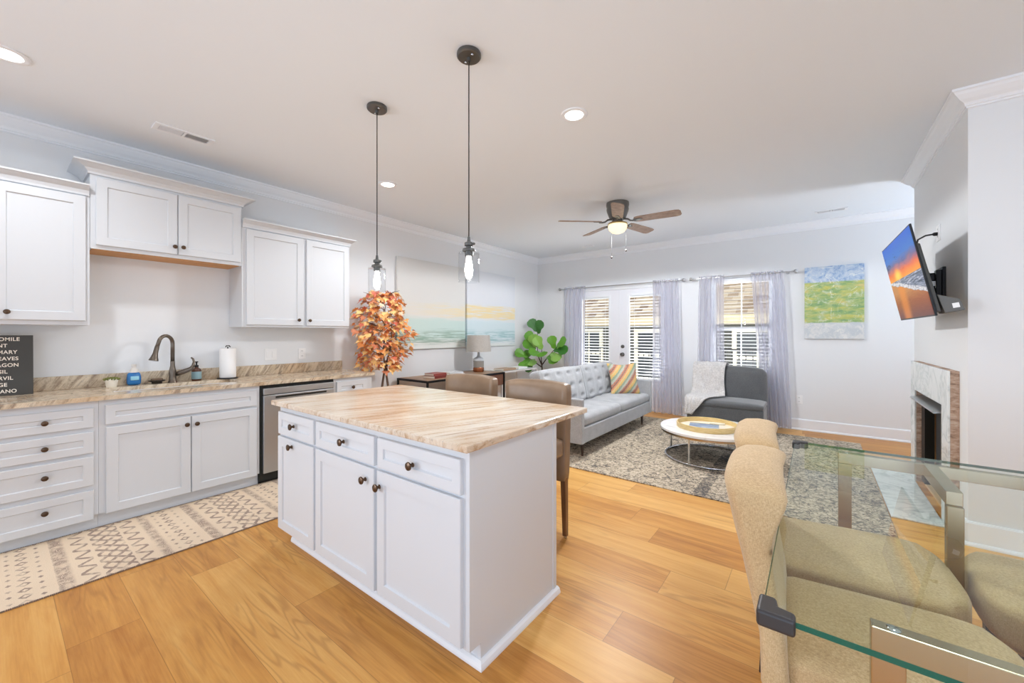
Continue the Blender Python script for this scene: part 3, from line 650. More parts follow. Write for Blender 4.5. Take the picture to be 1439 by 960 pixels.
box(bm, a0, a1, b0, b0 + e, 0.70, 0.8835); box(bm, a0, a1, b1 - e, b1, 0.70, 0.8835); box(bm, a0, a0 + e, b0 + e, b1 - e, 0.70, 0.8835); box(bm, a1 - e, a1, b0 + e, b1 - e, 0.70, 0.8835); box(bm, a0, a1, b0, b1, 0.69, 0.70)
obj('basin', bm, STEEL, t)
bm = BM(); lathe(bm, [(0.0, 0.7005), (0.045, 0.7005), (0.045, 0.705), (0.03, 0.705), (0.0, 0.702)], (-4.23, 0.955, 0)); obj('drain', bm, CHROME, t, smooth=True, angle=40)

# tap
t = thing('kitchen_faucet', 'dark bronze gooseneck kitchen tap with side lever behind the sink', 'faucet', (-4.46, 0.962, 0.914))
BZ = Mat('oil_rubbed_bronze', rgb(112, 102, 92), 0.30, 0.9)
bm = BM(); lathe(bm, [(0.0, 0.914), (0.034, 0.914), (0.034, 0.922), (0.027, 0.930), (0.024, 0.97), (0.027, 1.00), (0.022, 1.03), (0.017, 1.06), (0.0155, 1.10), (0.0, 1.10)], (-4.46, 0.962, 0)); obj('base', bm, BZ, t, smooth=True, angle=50)
pts = [(-4.46, 0.962, 1.09), (-4.46, 0.962, 1.24)]
for i in range(11):
    a = PI * i / 10 * 0.93; r = 0.058
    d = r - r * math.cos(a); pts.append((-4.46 + d * 0.45, 0.962 - d * 0.89, 1.255 + r * math.sin(a) * 1.15))
pts.append((pts[-1][0] + 0.006, pts[-1][1] - 0.013, 1.225))
bm = BM(); tube(bm, pts, 0.0145, 14); obj('gooseneck', bm, BZ, t, smooth=True)
p0 = Vector(pts[-1]); ax = Vector((0.10, -0.22, -1)).normalized()
bm = BM(); lathe(bm, [(0.0, -0.01), (0.0155, -0.008), (0.0165, 0.02), (0.017, 0.05), (0.024, 0.085), (0.032, 0.108), (0.032, 0.114), (0.0, 0.115)], p0, ax); obj('spray_head', bm, BZ, t, smooth=True, angle=50)
bm = BM(); tube(bm, [(-4.455, 0.985, 0.985), (-4.43, 1.03, 1.005), (-4.40, 1.075, 1.03), (-4.395, 1.09, 1.055), (-4.40, 1.097, 1.09), (-4.405, 1.092, 1.115), (-4.408, 1.078, 1.130)], [0.019, 0.021, 0.018, 0.012, 0.009, 0.008, 0.006], 12); obj('lever', bm, BZ, t, smooth=True)

# things on the counter
t = thing('letter_board', 'black herb name sign leaning on the wall at the left end of the counter', 'sign', (-4.43, 0.017, 0.914))
SIGN = Mat('sign_black', rgb(62, 60, 56), 0.35)
bm = BM(); hexa(bm, [(-4.42, -0.150, 0.914), (-4.405, -0.150, 0.914), (-4.405, 0.183, 0.914), (-4.42, 0.183, 0.914), (-4.452, -0.150, 1.328), (-4.437, -0.150, 1.328), (-4.437, 0.183, 1.328), (-4.452, 0.183, 1.328)]); obj('board', bm, SIGN, t, bevel=0.002)
LETT = Mat('sign_letters', rgb(242, 234, 222), 0.6)
words = ['CHAMOMILE', 'MINT', 'ROSEMARY', 'BAY LEAVES', 'TARRAGON', 'BASIL', 'CHERVIL', 'SAGE', 'OREGANO']
for i, wd in enumerate(words):
    z = 1.300 - i * 0.0446
    cu = bpy.data.curves.new('t', 'FONT'); cu.body = wd; cu.size = 0.0345; cu.align_x = 'CENTER'; cu.align_y = 'CENTER'; cu.extrude = 0.0006; cu.offset = 0.0006; cu.space_character = 1.06
    to = bpy.data.objects.new('t', cu); COL.objects.link(to); bpy.context.view_layer.update()
    me = bpy.data.meshes.new_from_object(to.evaluated_get(bpy.context.evaluated_depsgraph_get()))
    bpy.data.objects.remove(to); bm = BM(); bm.from_mesh(me); bpy.data.meshes.remove(me)
    f_ = (z - 0.914) / 0.414; xp = -4.405 - 0.032 * f_ + 0.001
    Mx = Matrix(((0, 0, 1, xp), (0.90, 0, 0, 0.030), (0, 1, 0, z), (0, 0, 0, 1))); bmesh.ops.transform(bm, matrix=Mx, verts=bm.verts)
    obj('word', bm, LETT, t, label='cream lettering')

t = thing('succulent_pot', 'tiny white pot with a green succulent at the left end of the sink', 'potted plant', (-4.46, 0.583, 0.914))
bm = BM(); lathe(bm, [(0.0, 0.914), (0.030, 0.914), (0.034, 0.93), (0.040, 0.975), (0.041, 0.982), (0.037, 0.982), (0.035, 0.972), (0.0, 0.970)], (-4.46, 0.583, 0)); obj('pot', bm, Mat('pot_ceramic', rgb(236, 228, 212), 0.4), t, smooth=True, angle=40)
bm = BM()
for i in range(46):
    a = i * 2.4; r = 0.034 * math.sqrt(i / 46); el = 1.2 - i / 46 * 0.9
    d = Vector((math.cos(a) * math.cos(el), math.sin(a) * math.cos(el), math.sin(el))); p = Vector((-4.46 + r * math.cos(a), 0.583 + r * math.sin(a), 0.972))
    tube(bm, [p, p + d * 0.014, p + d * 0.024], [0.004, 0.006, 0.001], 6)
obj('leaves', bm, Mat('succulent_green', rgb(112, 118, 48), 0.6), t, smooth=True)

t = thing('dish_soap_bottle', 'blue plastic dish soap bottle with pale cap next to the succulent', 'soap bottle', (-4.50, 0.72, 0.914))
bm = BM(); rbox(bm, (-4.50, 0.72, 0.969), (0.055, 0.088, 0.110), 0.02, 8, shape=lambda p, s: (p.x * (1 - 0.15 * max(s.z, 0)), p.y * (1 - 0.22 * max(s.z, 0) ** 2), p.z)); obj('bottle_body', bm, Mat('blue_soap', rgb(38, 112, 176), 0.2), t, smooth=True)
bm = BM(); lathe(bm, [(0.0, 1.018), (0.030, 1.018), (0.027, 1.04), (0.016, 1.052), (0.014, 1.066), (0.017, 1.066), (0.016, 1.085), (0.0, 1.086)], (-4.50, 0.72, 0), n=20); obj('cap', bm, Mat('clear_cap', rgb(222, 216, 208), 0.3), t, smooth=True, angle=40)
bm = BM(); rbox(bm, (-4.4705, 0.722, 0.972), (0.006, 0.052, 0.034), 0.003, 4); obj('label_patch', bm, Mat('pale_blue_label', rgb(150, 206, 226), 0.4), t, smooth=True)

t = thing('sponge_caddy', 'small dark sponge dish between the blue bottle and the tap', 'soap dish', (-4.47, 0.86, 0.914))
bm = BM(); lathe(bm, [(0.0, 0.914), (0.030, 0.914), (0.034, 0.924), (0.030, 0.928), (0.050, 0.936), (0.052, 0.944), (0.046, 0.944), (0.0, 0.936)], (-4.47, 0.86, 0), n=24, sx=0.7, sy=1.1); obj('dish', bm, Mat('dark_iron', rgb(62, 54, 48), 0.5, 0.5), t, smooth=True, angle=40)
bm = BM(); rbox(bm, (-4.47, 0.86, 0.950), (0.045, 0.075, 0.018), 0.006, 5); obj('sponge', bm, Mat('brown_sponge', rgb(112, 92, 74), 0.9), t, smooth=True)

t = thing('hand_soap_bottle', 'amber pump bottle with a blue grey label right of the tap', 'soap bottle', (-4.47, 1.133, 0.914))
AMB = Mat('amber_plastic', rgb(84, 50, 34), 0.2)
bm = BM(); lathe(bm, [(0.0, 0.914), (0.033, 0.914), (0.036, 0.918), (0.036, 1.005), (0.032, 1.018), (0.016, 1.030), (0.014, 1.04), (0.0, 1.04)], (-4.47, 1.133, 0)); obj('bottle_body', bm, AMB, t, smooth=True, angle=40)
bm = BM(); lathe(bm, [(0.0365, 0.930), (0.0370, 0.931), (0.0370, 0.996), (0.0365, 0.997)], (-4.47, 1.133, 0), n=32); obj('paper_label', bm, Mat('soap_label', rgb(132, 160, 166), 0.6), t, smooth=True, angle=40)
bm = BM(); lathe(bm, [(0.0, 1.038), (0.016, 1.038), (0.016, 1.054), (0.006, 1.056), (0.006, 1.078), (0.013, 1.080), (0.013, 1.088), (0.0, 1.089)], (-4.47, 1.133, 0), n=16); tube(bm, [(-4.47, 1.133, 1.084), (-4.45, 1.112, 1.084), (-4.442, 1.104, 1.076)], 0.005, 8); obj('pump', bm, BLACK, t, smooth=True, angle=40)

t = thing('paper_towel_holder', 'white paper towel roll on a dark upright holder at the right of the sink', 'paper towels', (-4.46, 1.372, 0.914))
bm = BM(); lathe(bm, [(0.0, 0.914), (0.085, 0.914), (0.085, 0.922), (0.0, 0.924)], (-4.46, 1.372, 0), n=36); tube(bm, [(-4.46, 1.372, 0.92), (-4.46, 1.372, 1.215)], 0.006, 8); tube(bm, [(-4.46, 1.355, 1.212), (-4.46, 1.360, 1.225), (-4.46, 1.385, 1.225), (-4.46, 1.392, 1.212)], 0.005, 8); obj('holder', bm, BLACK, t, smooth=True, angle=40)
bm = BM(); lathe(bm, [(0.018, 0.925), (0.064, 0.925), (0.066, 0.928), (0.066, 1.196), (0.064, 1.199), (0.018, 1.199)], (-4.46, 1.372, 0), n=40); obj('towel_roll', bm, Mat('paper_white', rgb(244, 243, 242), 0.9), t, smooth=True, angle=40)

# switch and outlets
def plate(name, label, cat, o, u, n, wd, ht, kind):
    u, n = Vector(u), Vector(n); o = Vector(o)
    t = thing(name, label, cat, o)
    def bx(a0, a1, b0, b1, d0, d1):
        bm = BM(); hexa(bm, [o + u * a + Vector((0, 0, b)) + n * d for b, in ((b0,), (b1,)) for a, d in ((a0, d0), (a1, d0), (a1, d1), (a0, d1))]); return bm
    obj('cover_plate', bx(-wd / 2, wd / 2, -ht / 2, ht / 2, 0, 0.006), WHITEP, t, bevel=0.002)
    if kind == 'switch':
        for s_ in (-1, 1):
            obj('switch', bx(s_ * wd / 4 - 0.016, s_ * wd / 4 + 0.016, -0.032, 0.032, 0.006, 0.010), WHITEP, t, bevel=0.001)
    else:
        for s_ in (-1, 1):
            sk = obj('socket', bx(-0.017, 0.017, s_ * 0.028 - 0.018, s_ * 0.028 + 0.018, 0.006, 0.008), WHITEP, t, bevel=0.001)
            bm = BM()
            for q in (-0.006, 0.006):
                hexa(bm, [o + u * a + Vector((0, 0, b)) + n * d for b in (s_ * 0.028 - 0.004, s_ * 0.028 + 0.008) for a, d in ((q - 0.0012, 0.0081), (q + 0.0012, 0.0081), (q + 0.0012, 0.0086), (q - 0.0012, 0.0086))])
            obj('slots', bm, DARK, sk, kind='stuff')
plate('light_switch', 'white double light switch plate above the backsplash', 'light switch', (XL, 1.79, 1.122), UY, UX, 0.116, 0.122, 'switch')
plate('wall_outlet', 'white power outlet on the left wall right of the switch plate', 'outlet', (XL, 2.11, 1.118), UY, UX, 0.078, 0.118, 'outlet')
plate('wall_outlet', 'white power outlet low on the back wall right of the curtain', 'outlet', (-0.184, YB, 0.42), UX, (0, -1, 0), 0.078, 0.118, 'outlet')

# wall cabinets
def crown_cap(parent, y0, y1, z0, h, fl, ends):
    xf = -4.25
    prof = [(0.0, z0), (0.012, z0), (0.014, z0 + h * 0.2), (fl * 0.35, z0 + h * 0.5), (fl * 0.75, z0 + h * 0.78), (fl, z0 + h * 0.86), (fl, z0 + h), (0, z0 + h)]
    path = [(xf, y0), (xf, y1)]
    path = ([(XL, y0)] if ends[0] else []) + path + ([(XL, y1)] if ends[1] else [])
    bm = BM(); sweep(bm, path, [(-o, z) for o, z in prof]); return obj('crown', bm, CAB, parent)
def upper(name, label, y0, y1, z0, z1):
    t = thing(name, label, 'kitchen cabinet', (-4.4, (y0 + y1) / 2, z0), 'white wall cabinets above the counter')
    bm = BM(); box(bm, XL, -4.25, y0, y1, z0, z1); obj('carcass', bm, CAB, t); return t
t = upper('wall_cabinet', 'white wall cabinet above the black sign, cut by the left edge', -0.44, 0.441, 1.402, 2.36)
wall_front('door', t, -4.25, -0.001, 0.421, 1.433, 2.341, (0.063, 1.484), 0.06); wall_front('door', t, -4.25, -0.42, -0.007, 1.433, 2.341, (-0.07, 1.484), 0.06)
crown_cap(t, -0.44, 0.438, 2.35, 0.075, 0.065, (0, 0))
t = upper('wall_cabinet', 'raised white two door wall cabinet with wood underside above the sink', 0.443, 1.417, 1.985, 2.54)
wall_front('door', t, -4.25, 0.472, 0.945, 2.000, 2.500, (0.925, 2.060), 0.06); wall_front('door', t, -4.25, 0.951, 1.405, 2.000, 2.500, (0.980, 2.062), 0.06)
crown_cap(t, 0.443, 1.417, 2.52, 0.075, 0.09, (1, 1))
bm = BM(); box(bm, XL, -4.25, 0.443, 1.417, 1.972, 1.985); obj('face_rail', bm, CAB, t)
bm = BM(); box(bm, XL + 0.01, -4.275, 0.455, 1.405, 1.968, 1.972); obj('underside', bm, MAPLE, t, label='bare maple underside')
t = upper('wall_cabinet', 'white two door wall cabinet above the paper towels and switches', 1.419, 2.488, 1.404, 2.355)
wall_front('door', t, -4.25, 1.452, 1.972, 1.424, 2.325, (1.920, 1.480), 0.06); wall_front('door', t, -4.25, 2.004, 2.482, 1.424, 2.325, (2.030, 1.478), 0.06)
crown_cap(t, 1.419, 2.488, 2.335, 0.075, 0.065, (0, 1))

# ================================================================== island
def front_y(name, parent, x0, x1, z0, z1, kn, fr):
    bm = BM(); shaker(bm, (x0, 1.130, z0), UX, UZ, (0, -1, 0), x1 - x0, z1 - z0, fr)
    d = obj(name, bm, CAB, parent)
    knob((kn[0], 1.110, kn[1]), (0, -1, 0), d, 1.15)
units = [('narrow white island cabinet at the left end of the island, next to the dishwasher', -2.735, -2.252, -2.722, -2.268, (-2.505, 0.778), (-2.530, 0.651)),
         ('middle white island cabinet, its door knob at upper right', -2.252, -1.665, -2.240, -1.680, (-1.945, 0.779), (-1.748, 0.628)),
         ('right white island cabinet with the plain end panel facing the dining chairs', -1.665, -1.070, -1.652, -1.102, (-1.389, 0.769), (-1.632, 0.618))]
for lb, x0, x1, f0, f1, k1, k2 in units:
    last = x1 == -1.070
    t = thing('island_cabinet', lb, 'kitchen cabinet', ((x0 + x1) / 2, 1.45, 0), 'island base cabinets')
    bm = BM(); box(bm, x0, x1 - (0.012 if last else 0), 1.130, 1.755, 0.095, 0.884); obj('carcass', bm, CAB, t)
    bm = BM(); box(bm, x0 + (0.055 if x0 < -2.7 else 0), x1 - 0.012 * last, 1.195, 1.755, 0.0, 0.095); obj('toe_kick', bm, CAB, t)
    SHOE = [(0, 0.0), (-0.022, 0.0), (-0.022, 0.010), (-0.017, 0.024), (-0.008, 0.031), (0, 0.031)]
    xs = x0 + (0.045 if x0 < -2.7 else 0)
    bm = BM(); sweep(bm, [(xs, 1.195), (x1, 1.195)] + ([(x1, 1.785)] if last else []), SHOE); obj('shoe_moulding', bm, TRIM, t)
    front_y('drawer', t, f0, f1, 0.705, 0.846, k1, 0.046)
    front_y('door', t, f0 - 0.004, f1, 0.105, 0.690, k2, 0.058)
    if last:
        bm = BM(); prism(bm, [(1.130, 0.095), (1.195, 0.095), (1.195, 0.0), (1.775, 0.0), (1.775, 0.884), (1.130, 0.884)], 'x', x1 - 0.012, x1); obj('end_panel', bm, CAB, t)
        bm = BM(); box(bm, x1, x1 + 0.004, 1.745, 1.775, 0.03, 0.884); obj('corner_strip', bm, CAB, t)
    bm = BM(); box(bm, x0, x1 - 0.012 * last, 1.755, 1.775, 0.0, 0.884); obj('back_panel', bm, CAB, t)
bm = BM(); box(bm, -2.770, -1.043, 1.086, 2.083, 0.884, 0.914)
tag(obj('island_countertop', bm, GRAN_I, bevel=0.006, origin=(-1.9, 1.58, 0.884)), 'streaked cream and brown granite slab on top of the island', 'countertop')

# counter stools behind the island
t = thing('counter_stool', 'taupe leather counter stool at the right of the island', 'stool', (-1.535, 2.20, 0.0), 'taupe stools behind the island')
def stool_back(p, s):
    zz_ = (s.z + 1) / 2
    return (p.x * (1 - 0.04 * (1 - zz_)), p.y + 0.035 * s.x ** 2 * -1.0 * zz_ + 0.05 * zz_, p.z - 0.012 * s.x ** 2 * zz_)
bm = BM(); rbox(bm, (-1.535, 2.285, 0.695), (0.51, 0.085, 0.645), 0.022, 12, (0, 0.006, 0.0), shape=stool_back); obj('backrest', bm, TAUPE, t, smooth=True)
bm = BM(); rbox(bm, (-1.535, 2.045, 0.60), (0.49, 0.43, 0.12), 0.03, 10, (0, 0, 0.015)); obj('seat', bm, TAUPE, t, smooth=True)
for sx in (-1, 1):
    for (ya, yb, ze) in ((2.285, 2.29, 0.40), (1.90, 1.88, 0.56)):
        bm = BM(); a = 0.019; b = 0.014; xx_ = -1.535 + sx * 0.222; xb_ = xx_ + sx * 0.006
        hexa(bm, [(xb_ - b, yb - b, 0.012), (xb_ + b, yb - b, 0.012), (xb_ + b, yb + b, 0.012), (xb_ - b, yb + b, 0.012), (xx_ - a, ya - a, ze), (xx_ + a, ya - a, ze), (xx_ + a, ya + a, ze), (xx_ - a, ya + a, ze)]); l_ = obj('leg', bm, STOOLW, t, bevel=0.002)
        bm = BM(); lathe(bm, [(0, 0), (0.011, 0), (0.012, 0.004), (0.009, 0.013), (0, 0.013)], (xb_, yb, 0), n=12); obj('glide', bm, CHROME, l_, smooth=True, angle=40)
bm = BM(); box(bm, -1.745, -1.325, 1.875, 1.895, 0.20, 0.235); obj('footrest', bm, STOOLW, t, bevel=0.003)
dup(t, (-2.165, 2.20, 0.0), 'taupe leather counter stool at the left of the island, before the console table')

# runner rug
RUN = Mat('runner_weave', rough=0.95)
x, y, z = RUN.xyz(RUN.coord())
wob = RUN.noise(RUN.coord(), 60, 2) * 0.008
u_ = (x + wob + 3.92) / 0.70; v_ = ((y + wob + 0.12) / 0.66).fract()
n_ = RUN.noise(RUN.map(RUN.coord(), scale=(190, 190, 1)), 1.0, 2)
dark = v_.band(0.00, 0.085, 0.02) * n_.gt(0.44)
tri1 = v_.band(0.13, 0.235, 0.003) * ((u_ * 11.0).tri(1.0) - (v_ - 0.13) * 9.0).abs().lt(0.20)
tri2 = v_.band(0.485, 0.59, 0.003) * ((u_ * 11.0).tri(1.0) - (0.59 - v_) * 9.0).abs().lt(0.20)
zz1 = ((u_ * 7.0).tri(1.0) - ((v_ - 0.26) * 9.0).tri(1.0)).abs().lt(0.16) * v_.band(0.26, 0.465, 0.003)
zz2 = ((u_ * 7.0).tri(1.0) - (1.0 - ((v_ - 0.26) * 9.0).tri(1.0))).abs().lt(0.16) * v_.band(0.26, 0.465, 0.003)
dark2 = v_.band(0.635, 0.70, 0.02) * n_.gt(0.46)
dia = (((u_ * 9.0).fract() - 0.5).abs() + ((v_ - 0.835) * 9.5).abs() - 0.28).abs().lt(0.10)
dots = (((u_ * 9.0 + 0.5).fract() - 0.5).abs() + ((v_ - 0.755) * 12.0).abs()).lt(0.20).max((((u_ * 9.0 + 0.5).fract() - 0.5).abs() + ((v_ - 0.925) * 12.0).abs()).lt(0.20))
ink = dark.max(tri1).max(tri2).max(zz1).max(zz2).max(dark2).max(dia * v_.band(0.74, 0.93, 0.003)).max(dots)
fade = RUN.noise(RUN.coord(), 26, 3).ss(0.3, 0.6) * 0.62 + 0.14
RUN.color(RUN.mix(ink * fade, RUN.mix(n_, rgb(216, 192, 164), rgb(234, 214, 188)), rgb(122, 98, 92))); RUN.bump(n_, 0.5, 0.004)
t = thing('kitchen_runner', 'long cream and grey tribal pattern runner rug in front of the white base cabinets', 'rug', (-3.5, 1.0, 0))
bm = BM(); box(bm, -3.925, -3.105, -0.35, 2.45, 0.0, 0.007); obj('woven_field', bm, RUN, t, bevel=0.002)
bm = BM()
for i in range(420):
    yy = -0.34 + i * 0.0066
    for x0, x1 in ((-3.939, -3.923), (-3.107, -3.096)):
        q = random.uniform(-0.002, 0.002); hexa(bm, [(x0, yy + q, 0.001), (x1, yy, 0.001), (x1, yy + 0.0042, 0.001), (x0, yy + 0.0042 + q, 0.001), (x0, yy + q, 0.006), (x1, yy, 0.0085), (x1, yy + 0.0042, 0.0085), (x0, yy + 0.0042 + q, 0.006)])
obj('fringe', bm, Mat('runner_edge', rgb(150, 132, 120), 0.95), t, kind='stuff')

# ================================================================== living room
# area rug
RUG = Mat('distressed_rug', rough=0.95)
c = RUG.coord(); x, y, z = RUG.xyz(c)
wc = RUG.vec(x + (RUG.noise(c, 5, 3) - 0.5) * 0.16, y + (RUG.noise(RUG.map(c, loc=(7, 3, 0)), 5, 3) - 0.5) * 0.16, 0.0)
fine = RUG.noise(c, 60, 4, 0.75); mid = RUG.noise(c, 16, 5, 0.75, 0.8)
orn = RUG.voro(wc, 17.0, 'DISTANCE_TO_EDGE').ss(0.01, 0.10)
orn2 = ((RUG.noise(wc, 6.5, 3, 0.6, 0.6) * 11.0).fract() - 0.5).abs().ss(0.15, 0.35)
worn = RUG.noise(c, 1.7, 3).ss(0.35, 0.65)
v = (1.0 - orn) * 0.28 + orn2 * 0.20 + (mid - 0.5) * 1.5 + (fine - 0.5) * 1.5 + worn * 0.14 + 0.10
bd = (x - 0.33).abs().lt(0.05).max((y - 3.60).abs().lt(0.035))
v = v + bd * 0.25
RUG.color(RUG.ramp(v + 0.12, [(0.02, rgb(214, 202, 182)), (0.34, rgb(196, 180, 156)), (0.57, rgb(146, 134, 118)), (0.86, rgb(88, 84, 82))])); RUG.bump(fine, 0.6, 0.006)
bm = BM(); box(bm, -2.75, 0.43, 3.525, 6.40, 0.0, 0.010); tag(obj('area_rug', bm, RUG, bevel=0.003, origin=(-1.1, 5.0, 0)), 'distressed grey and beige patterned rug under the sofa and coffee table', 'rug')

# sofa
t = thing('sofa', 'grey tufted two seat sofa with dark tapered legs', 'sofa', (-2.4, 4.9, 0.010))
Y0, Y1 = 3.775, 6.03
bm = BM(); box(bm, -2.76, -1.962, Y0 + 0.066, Y1 - 0.066, 0.165, 0.335); obj('base_frame', bm, SOFAF, t, bevel=0.012, seg=3)
for a, b in ((Y0, Y0 + 0.065), (Y1 - 0.065, Y1)):
    bm = BM(); prism(bm, [(-2.76, 0.165), (-1.955, 0.165), (-1.958, 0.642), (-2.76, 0.648)], 'y', a, b); obj('arm', bm, SOFAF, t, bevel=0.012, seg=3)
bm = BM(); prism(bm, [(-2.765, 0.20), (-2.66, 0.20), (-2.68, 0.66), (-2.76, 0.79), (-2.80, 0.79)], 'y', Y0 + 0.066, Y1 - 0.066); obj('back_frame', bm, SOFAF, t, bevel=0.015, seg=3)
def tuft(nx, ny, depth):
    return lambda a, b: sum(depth * math.exp(-(((a - (i + 0.5) / nx) * nx) ** 2 + ((b - (j + 0.5) / ny) * ny) ** 2) / 0.030) for i in range(nx) for j in range(ny))
for y0, y1 in ((Y0 + 0.07, 4.888), (4.892, Y1 - 0.07)):
    tf = tuft(4, 2, 0.022); bt = tuft(4, 3, 0.040); L = y1 - y0
    def sh(p, s, tf=tf):
        q = list(p)
        if s.z > 0.99: q[2] -= tf((s.y + 1) / 2, (s.x + 1) / 2) * 1.0
        return q
    bm = BM(); rbox(bm, (-2.305, (y0 + y1) / 2, 0.395), (0.68, L - 0.004, 0.118), 0.045, 28, (0, 0, 0.022), shape=sh); obj('seat_cushion', bm, SOFAF, t, smooth=True)
    def sb(p, s, bt=bt):
        q = list(p)
        d = bt((s.y + 1) / 2, (s.z + 1) / 2)
        seam = 0.010 * (math.exp(-((s.y * 2) % 1.0 - 0.0) ** 2 / 0.004) + math.exp(-((s.y * 2) % 1.0 - 1.0) ** 2 / 0.004)) * (1 - s.z ** 2 * 0.5)
        if s.x > 0.99: q[0] -= d + seam
        return q
    bm = BM(); rbox(bm, (-2.575, (y0 + y1) / 2, 0.665), (0.185, L - 0.004, 0.47), 0.055, 32, (0.03, 0, 0.012), rot=Matrix.Rotation(math.radians(-13), 3, 'Y'), shape=sb); bc = obj('back_cushion', bm, SOFAF, t, smooth=True)
for lx, ly in ((-2.02, 3.91), (-2.02, 5.78), (-2.68, 3.91), (-2.68, 5.78)):
    bm = BM(); lathe(bm, [(0, 0.010), (0.011, 0.010), (0.024, 0.165), (0, 0.165)], (lx, ly, 0), n=16); obj('leg', bm, DLEG, t, smooth=True, angle=40)

PIL = Mat('rainbow_weave', rough=0.9)
c = PIL.coord(); x, y, z = PIL.xyz(c)
pu = x * 0.616 + y * 0.788; pv = y * 0.170 - x * 0.217 + z * 0.961
d = (pu * 0.74 - pv * 0.68) * 40.0 + PIL.noise(c, 45, 1) * 0.7
stripe = PIL.ramp((d * 0.1667).fract(), [(0.0, rgb(206, 160, 66)), (0.15, rgb(104, 138, 114)), (0.32, rgb(160, 170, 160)), (0.5, rgb(172, 86, 70)), (0.62, rgb(110, 46, 48)), (0.74, rgb(204, 116, 66)), (0.86, rgb(206, 174, 100))], 'CONSTANT')
wv = ((pu * 62.0).fract() - 0.5).abs().gt(0.30).max(((pv * 62.0).fract() - 0.5).abs().gt(0.34))
PIL.color(PIL.mix(wv * 0.45, stripe, rgb(206, 192, 168))); PIL.bump(PIL.noise(c, 90, 2), 0.6, 0.006)
def pinch(p, s):
    e = (1 - s.y ** 2) * (1 - s.z ** 2)
    k = 1 + 0.10 * (s.y ** 2 * s.z ** 2) - 0.05 * (1 - min(abs(s.y), abs(s.z)) ** 2)
    return (math.copysign(0.012 + 0.075 * e ** 0.6, p.x) if abs(s.x) > 0.99 else p.x * 0.12, p.y * k, p.z * k)
bm = BM(); rbox(bm, (0, 0, 0), (0.10, 0.44, 0.44), 0.01, 18, shape=pinch)
bmesh.ops.transform(bm, matrix=Matrix.Translation((-2.25, 5.66, 0.675)) @ Matrix.Rotation(math.radians(-38), 4, 'Z') @ Matrix.Rotation(math.radians(-16), 4, 'Y'), verts=bm.verts)
tag(obj('throw_pillow', bm, PIL, smooth=True, origin=(-2.25, 5.66, 0.47)), 'multicoloured diagonal stripe woven pillow in the far corner of the grey sofa', 'pillow')

# coffee table, tray, book
CX, CY = -0.906, 4.70
t = thing('coffee_table', 'round low coffee table with marble top on a slim chrome frame', 'table', (CX, CY, 0.010))
bm = BM(); lathe(bm, [(0, 0.303), (0.488, 0.303), (0.5, 0.308), (0.5, 0.328), (0.494, 0.334), (0, 0.335)], (CX, CY, 0), n=72); obj('table_top', bm, TMARB, t, smooth=True, angle=35)
bm = BM(); lathe(bm, [(0.44, 0.283), (0.49, 0.283), (0.49, 0.303), (0.44, 0.303)], (CX, CY, 0), n=72)
obj('rim_band', bm, FRAMEM, t, smooth=True, angle=35)
for k in range(4):
    a = math.radians(-104 + 90 * k); bm = BM(); tube(bm, [(CX + 0.447 * math.cos(a), CY + 0.447 * math.sin(a), 0.030), (CX + 0.447 * math.cos(a), CY + 0.447 * math.sin(a), 0.285)], 0.011, 12); obj('leg', bm, CHROME, t, smooth=True, angle=50)
bm = BM(); tube(bm, [(CX + 0.447 * math.cos(2 * PI * i / 64), CY + 0.447 * math.sin(2 * PI * i / 64), 0.022) for i in range(64)], 0.0115, 10, closed=True); obj('base_ring', bm, CHROME, t, smooth=True)
TX, TY = -0.93, 4.655
TRAYW = Mat('tray_bamboo', rough=0.4); c = TRAYW.map(TRAYW.coord(), scale=(4, 4, 30)); TRAYW.color(TRAYW.ramp(TRAYW.noise(c, 4, 3), [(0.3, rgb(206, 176, 112)), (0.7, rgb(228, 204, 148))]))
t = thing('round_tray', 'round pale wood tray with upright rim on the coffee table', 'tray', (TX, TY, 0.335))
bm = BM(); lathe(bm, [(0.285, 0.335), (0.295, 0.335), (0.297, 0.34), (0.297, 0.388), (0.293, 0.391), (0.287, 0.388), (0.285, 0.342)], (TX, TY, 0), n=72); obj('rim', bm, TRAYW, t, smooth=True, angle=40)
bm = BM(); lathe(bm, [(0, 0.3352), (0.286, 0.3352), (0.286, 0.343), (0, 0.343)], (TX, TY, 0), n=64); obj('tray_base', bm, Mat('tray_inside', rgb(236, 226, 206), 0.45), t, smooth=True, angle=40)
t = thing('magazine', 'blue grey magazine lying in the round wooden tray', 'magazine', (-0.95, 4.63, 0.343))
Mz = Matrix.Translation((-0.95, 4.63, 0)) @ Matrix.Rotation(math.radians(10), 4, 'Z')
bm = BM(); box(bm, -0.14, 0.14, -0.105, 0.105, 0.3432, 0.354); bmesh.ops.transform(bm, matrix=Mz, verts=bm.verts); obj('pages', bm, Mat('magazine_pages', rgb(222, 216, 206), 0.7), t)
bm = BM(); box(bm, -0.142, 0.142, -0.107, 0.107, 0.354, 0.357); bmesh.ops.transform(bm, matrix=Mz, verts=bm.verts)
MAGC = Mat('magazine_cover', rough=0.3); c = MAGC.coord(); x, y, z = MAGC.xyz(c); MAGC.color(MAGC.mix(MAGC.noise(c, 9, 3).ss(0.45, 0.6), rgb(108, 132, 164), rgb(156, 172, 190))); obj('cover', bm, MAGC, t)
bm = BM(); box(bm, -0.142, 0.142, 0.085, 0.107, 0.357, 0.3575); bmesh.ops.transform(bm, matrix=Mz, verts=bm.verts); obj('spine_band', bm, Mat('magazine_band', rgb(44, 52, 66), 0.4), t, label='dark band')
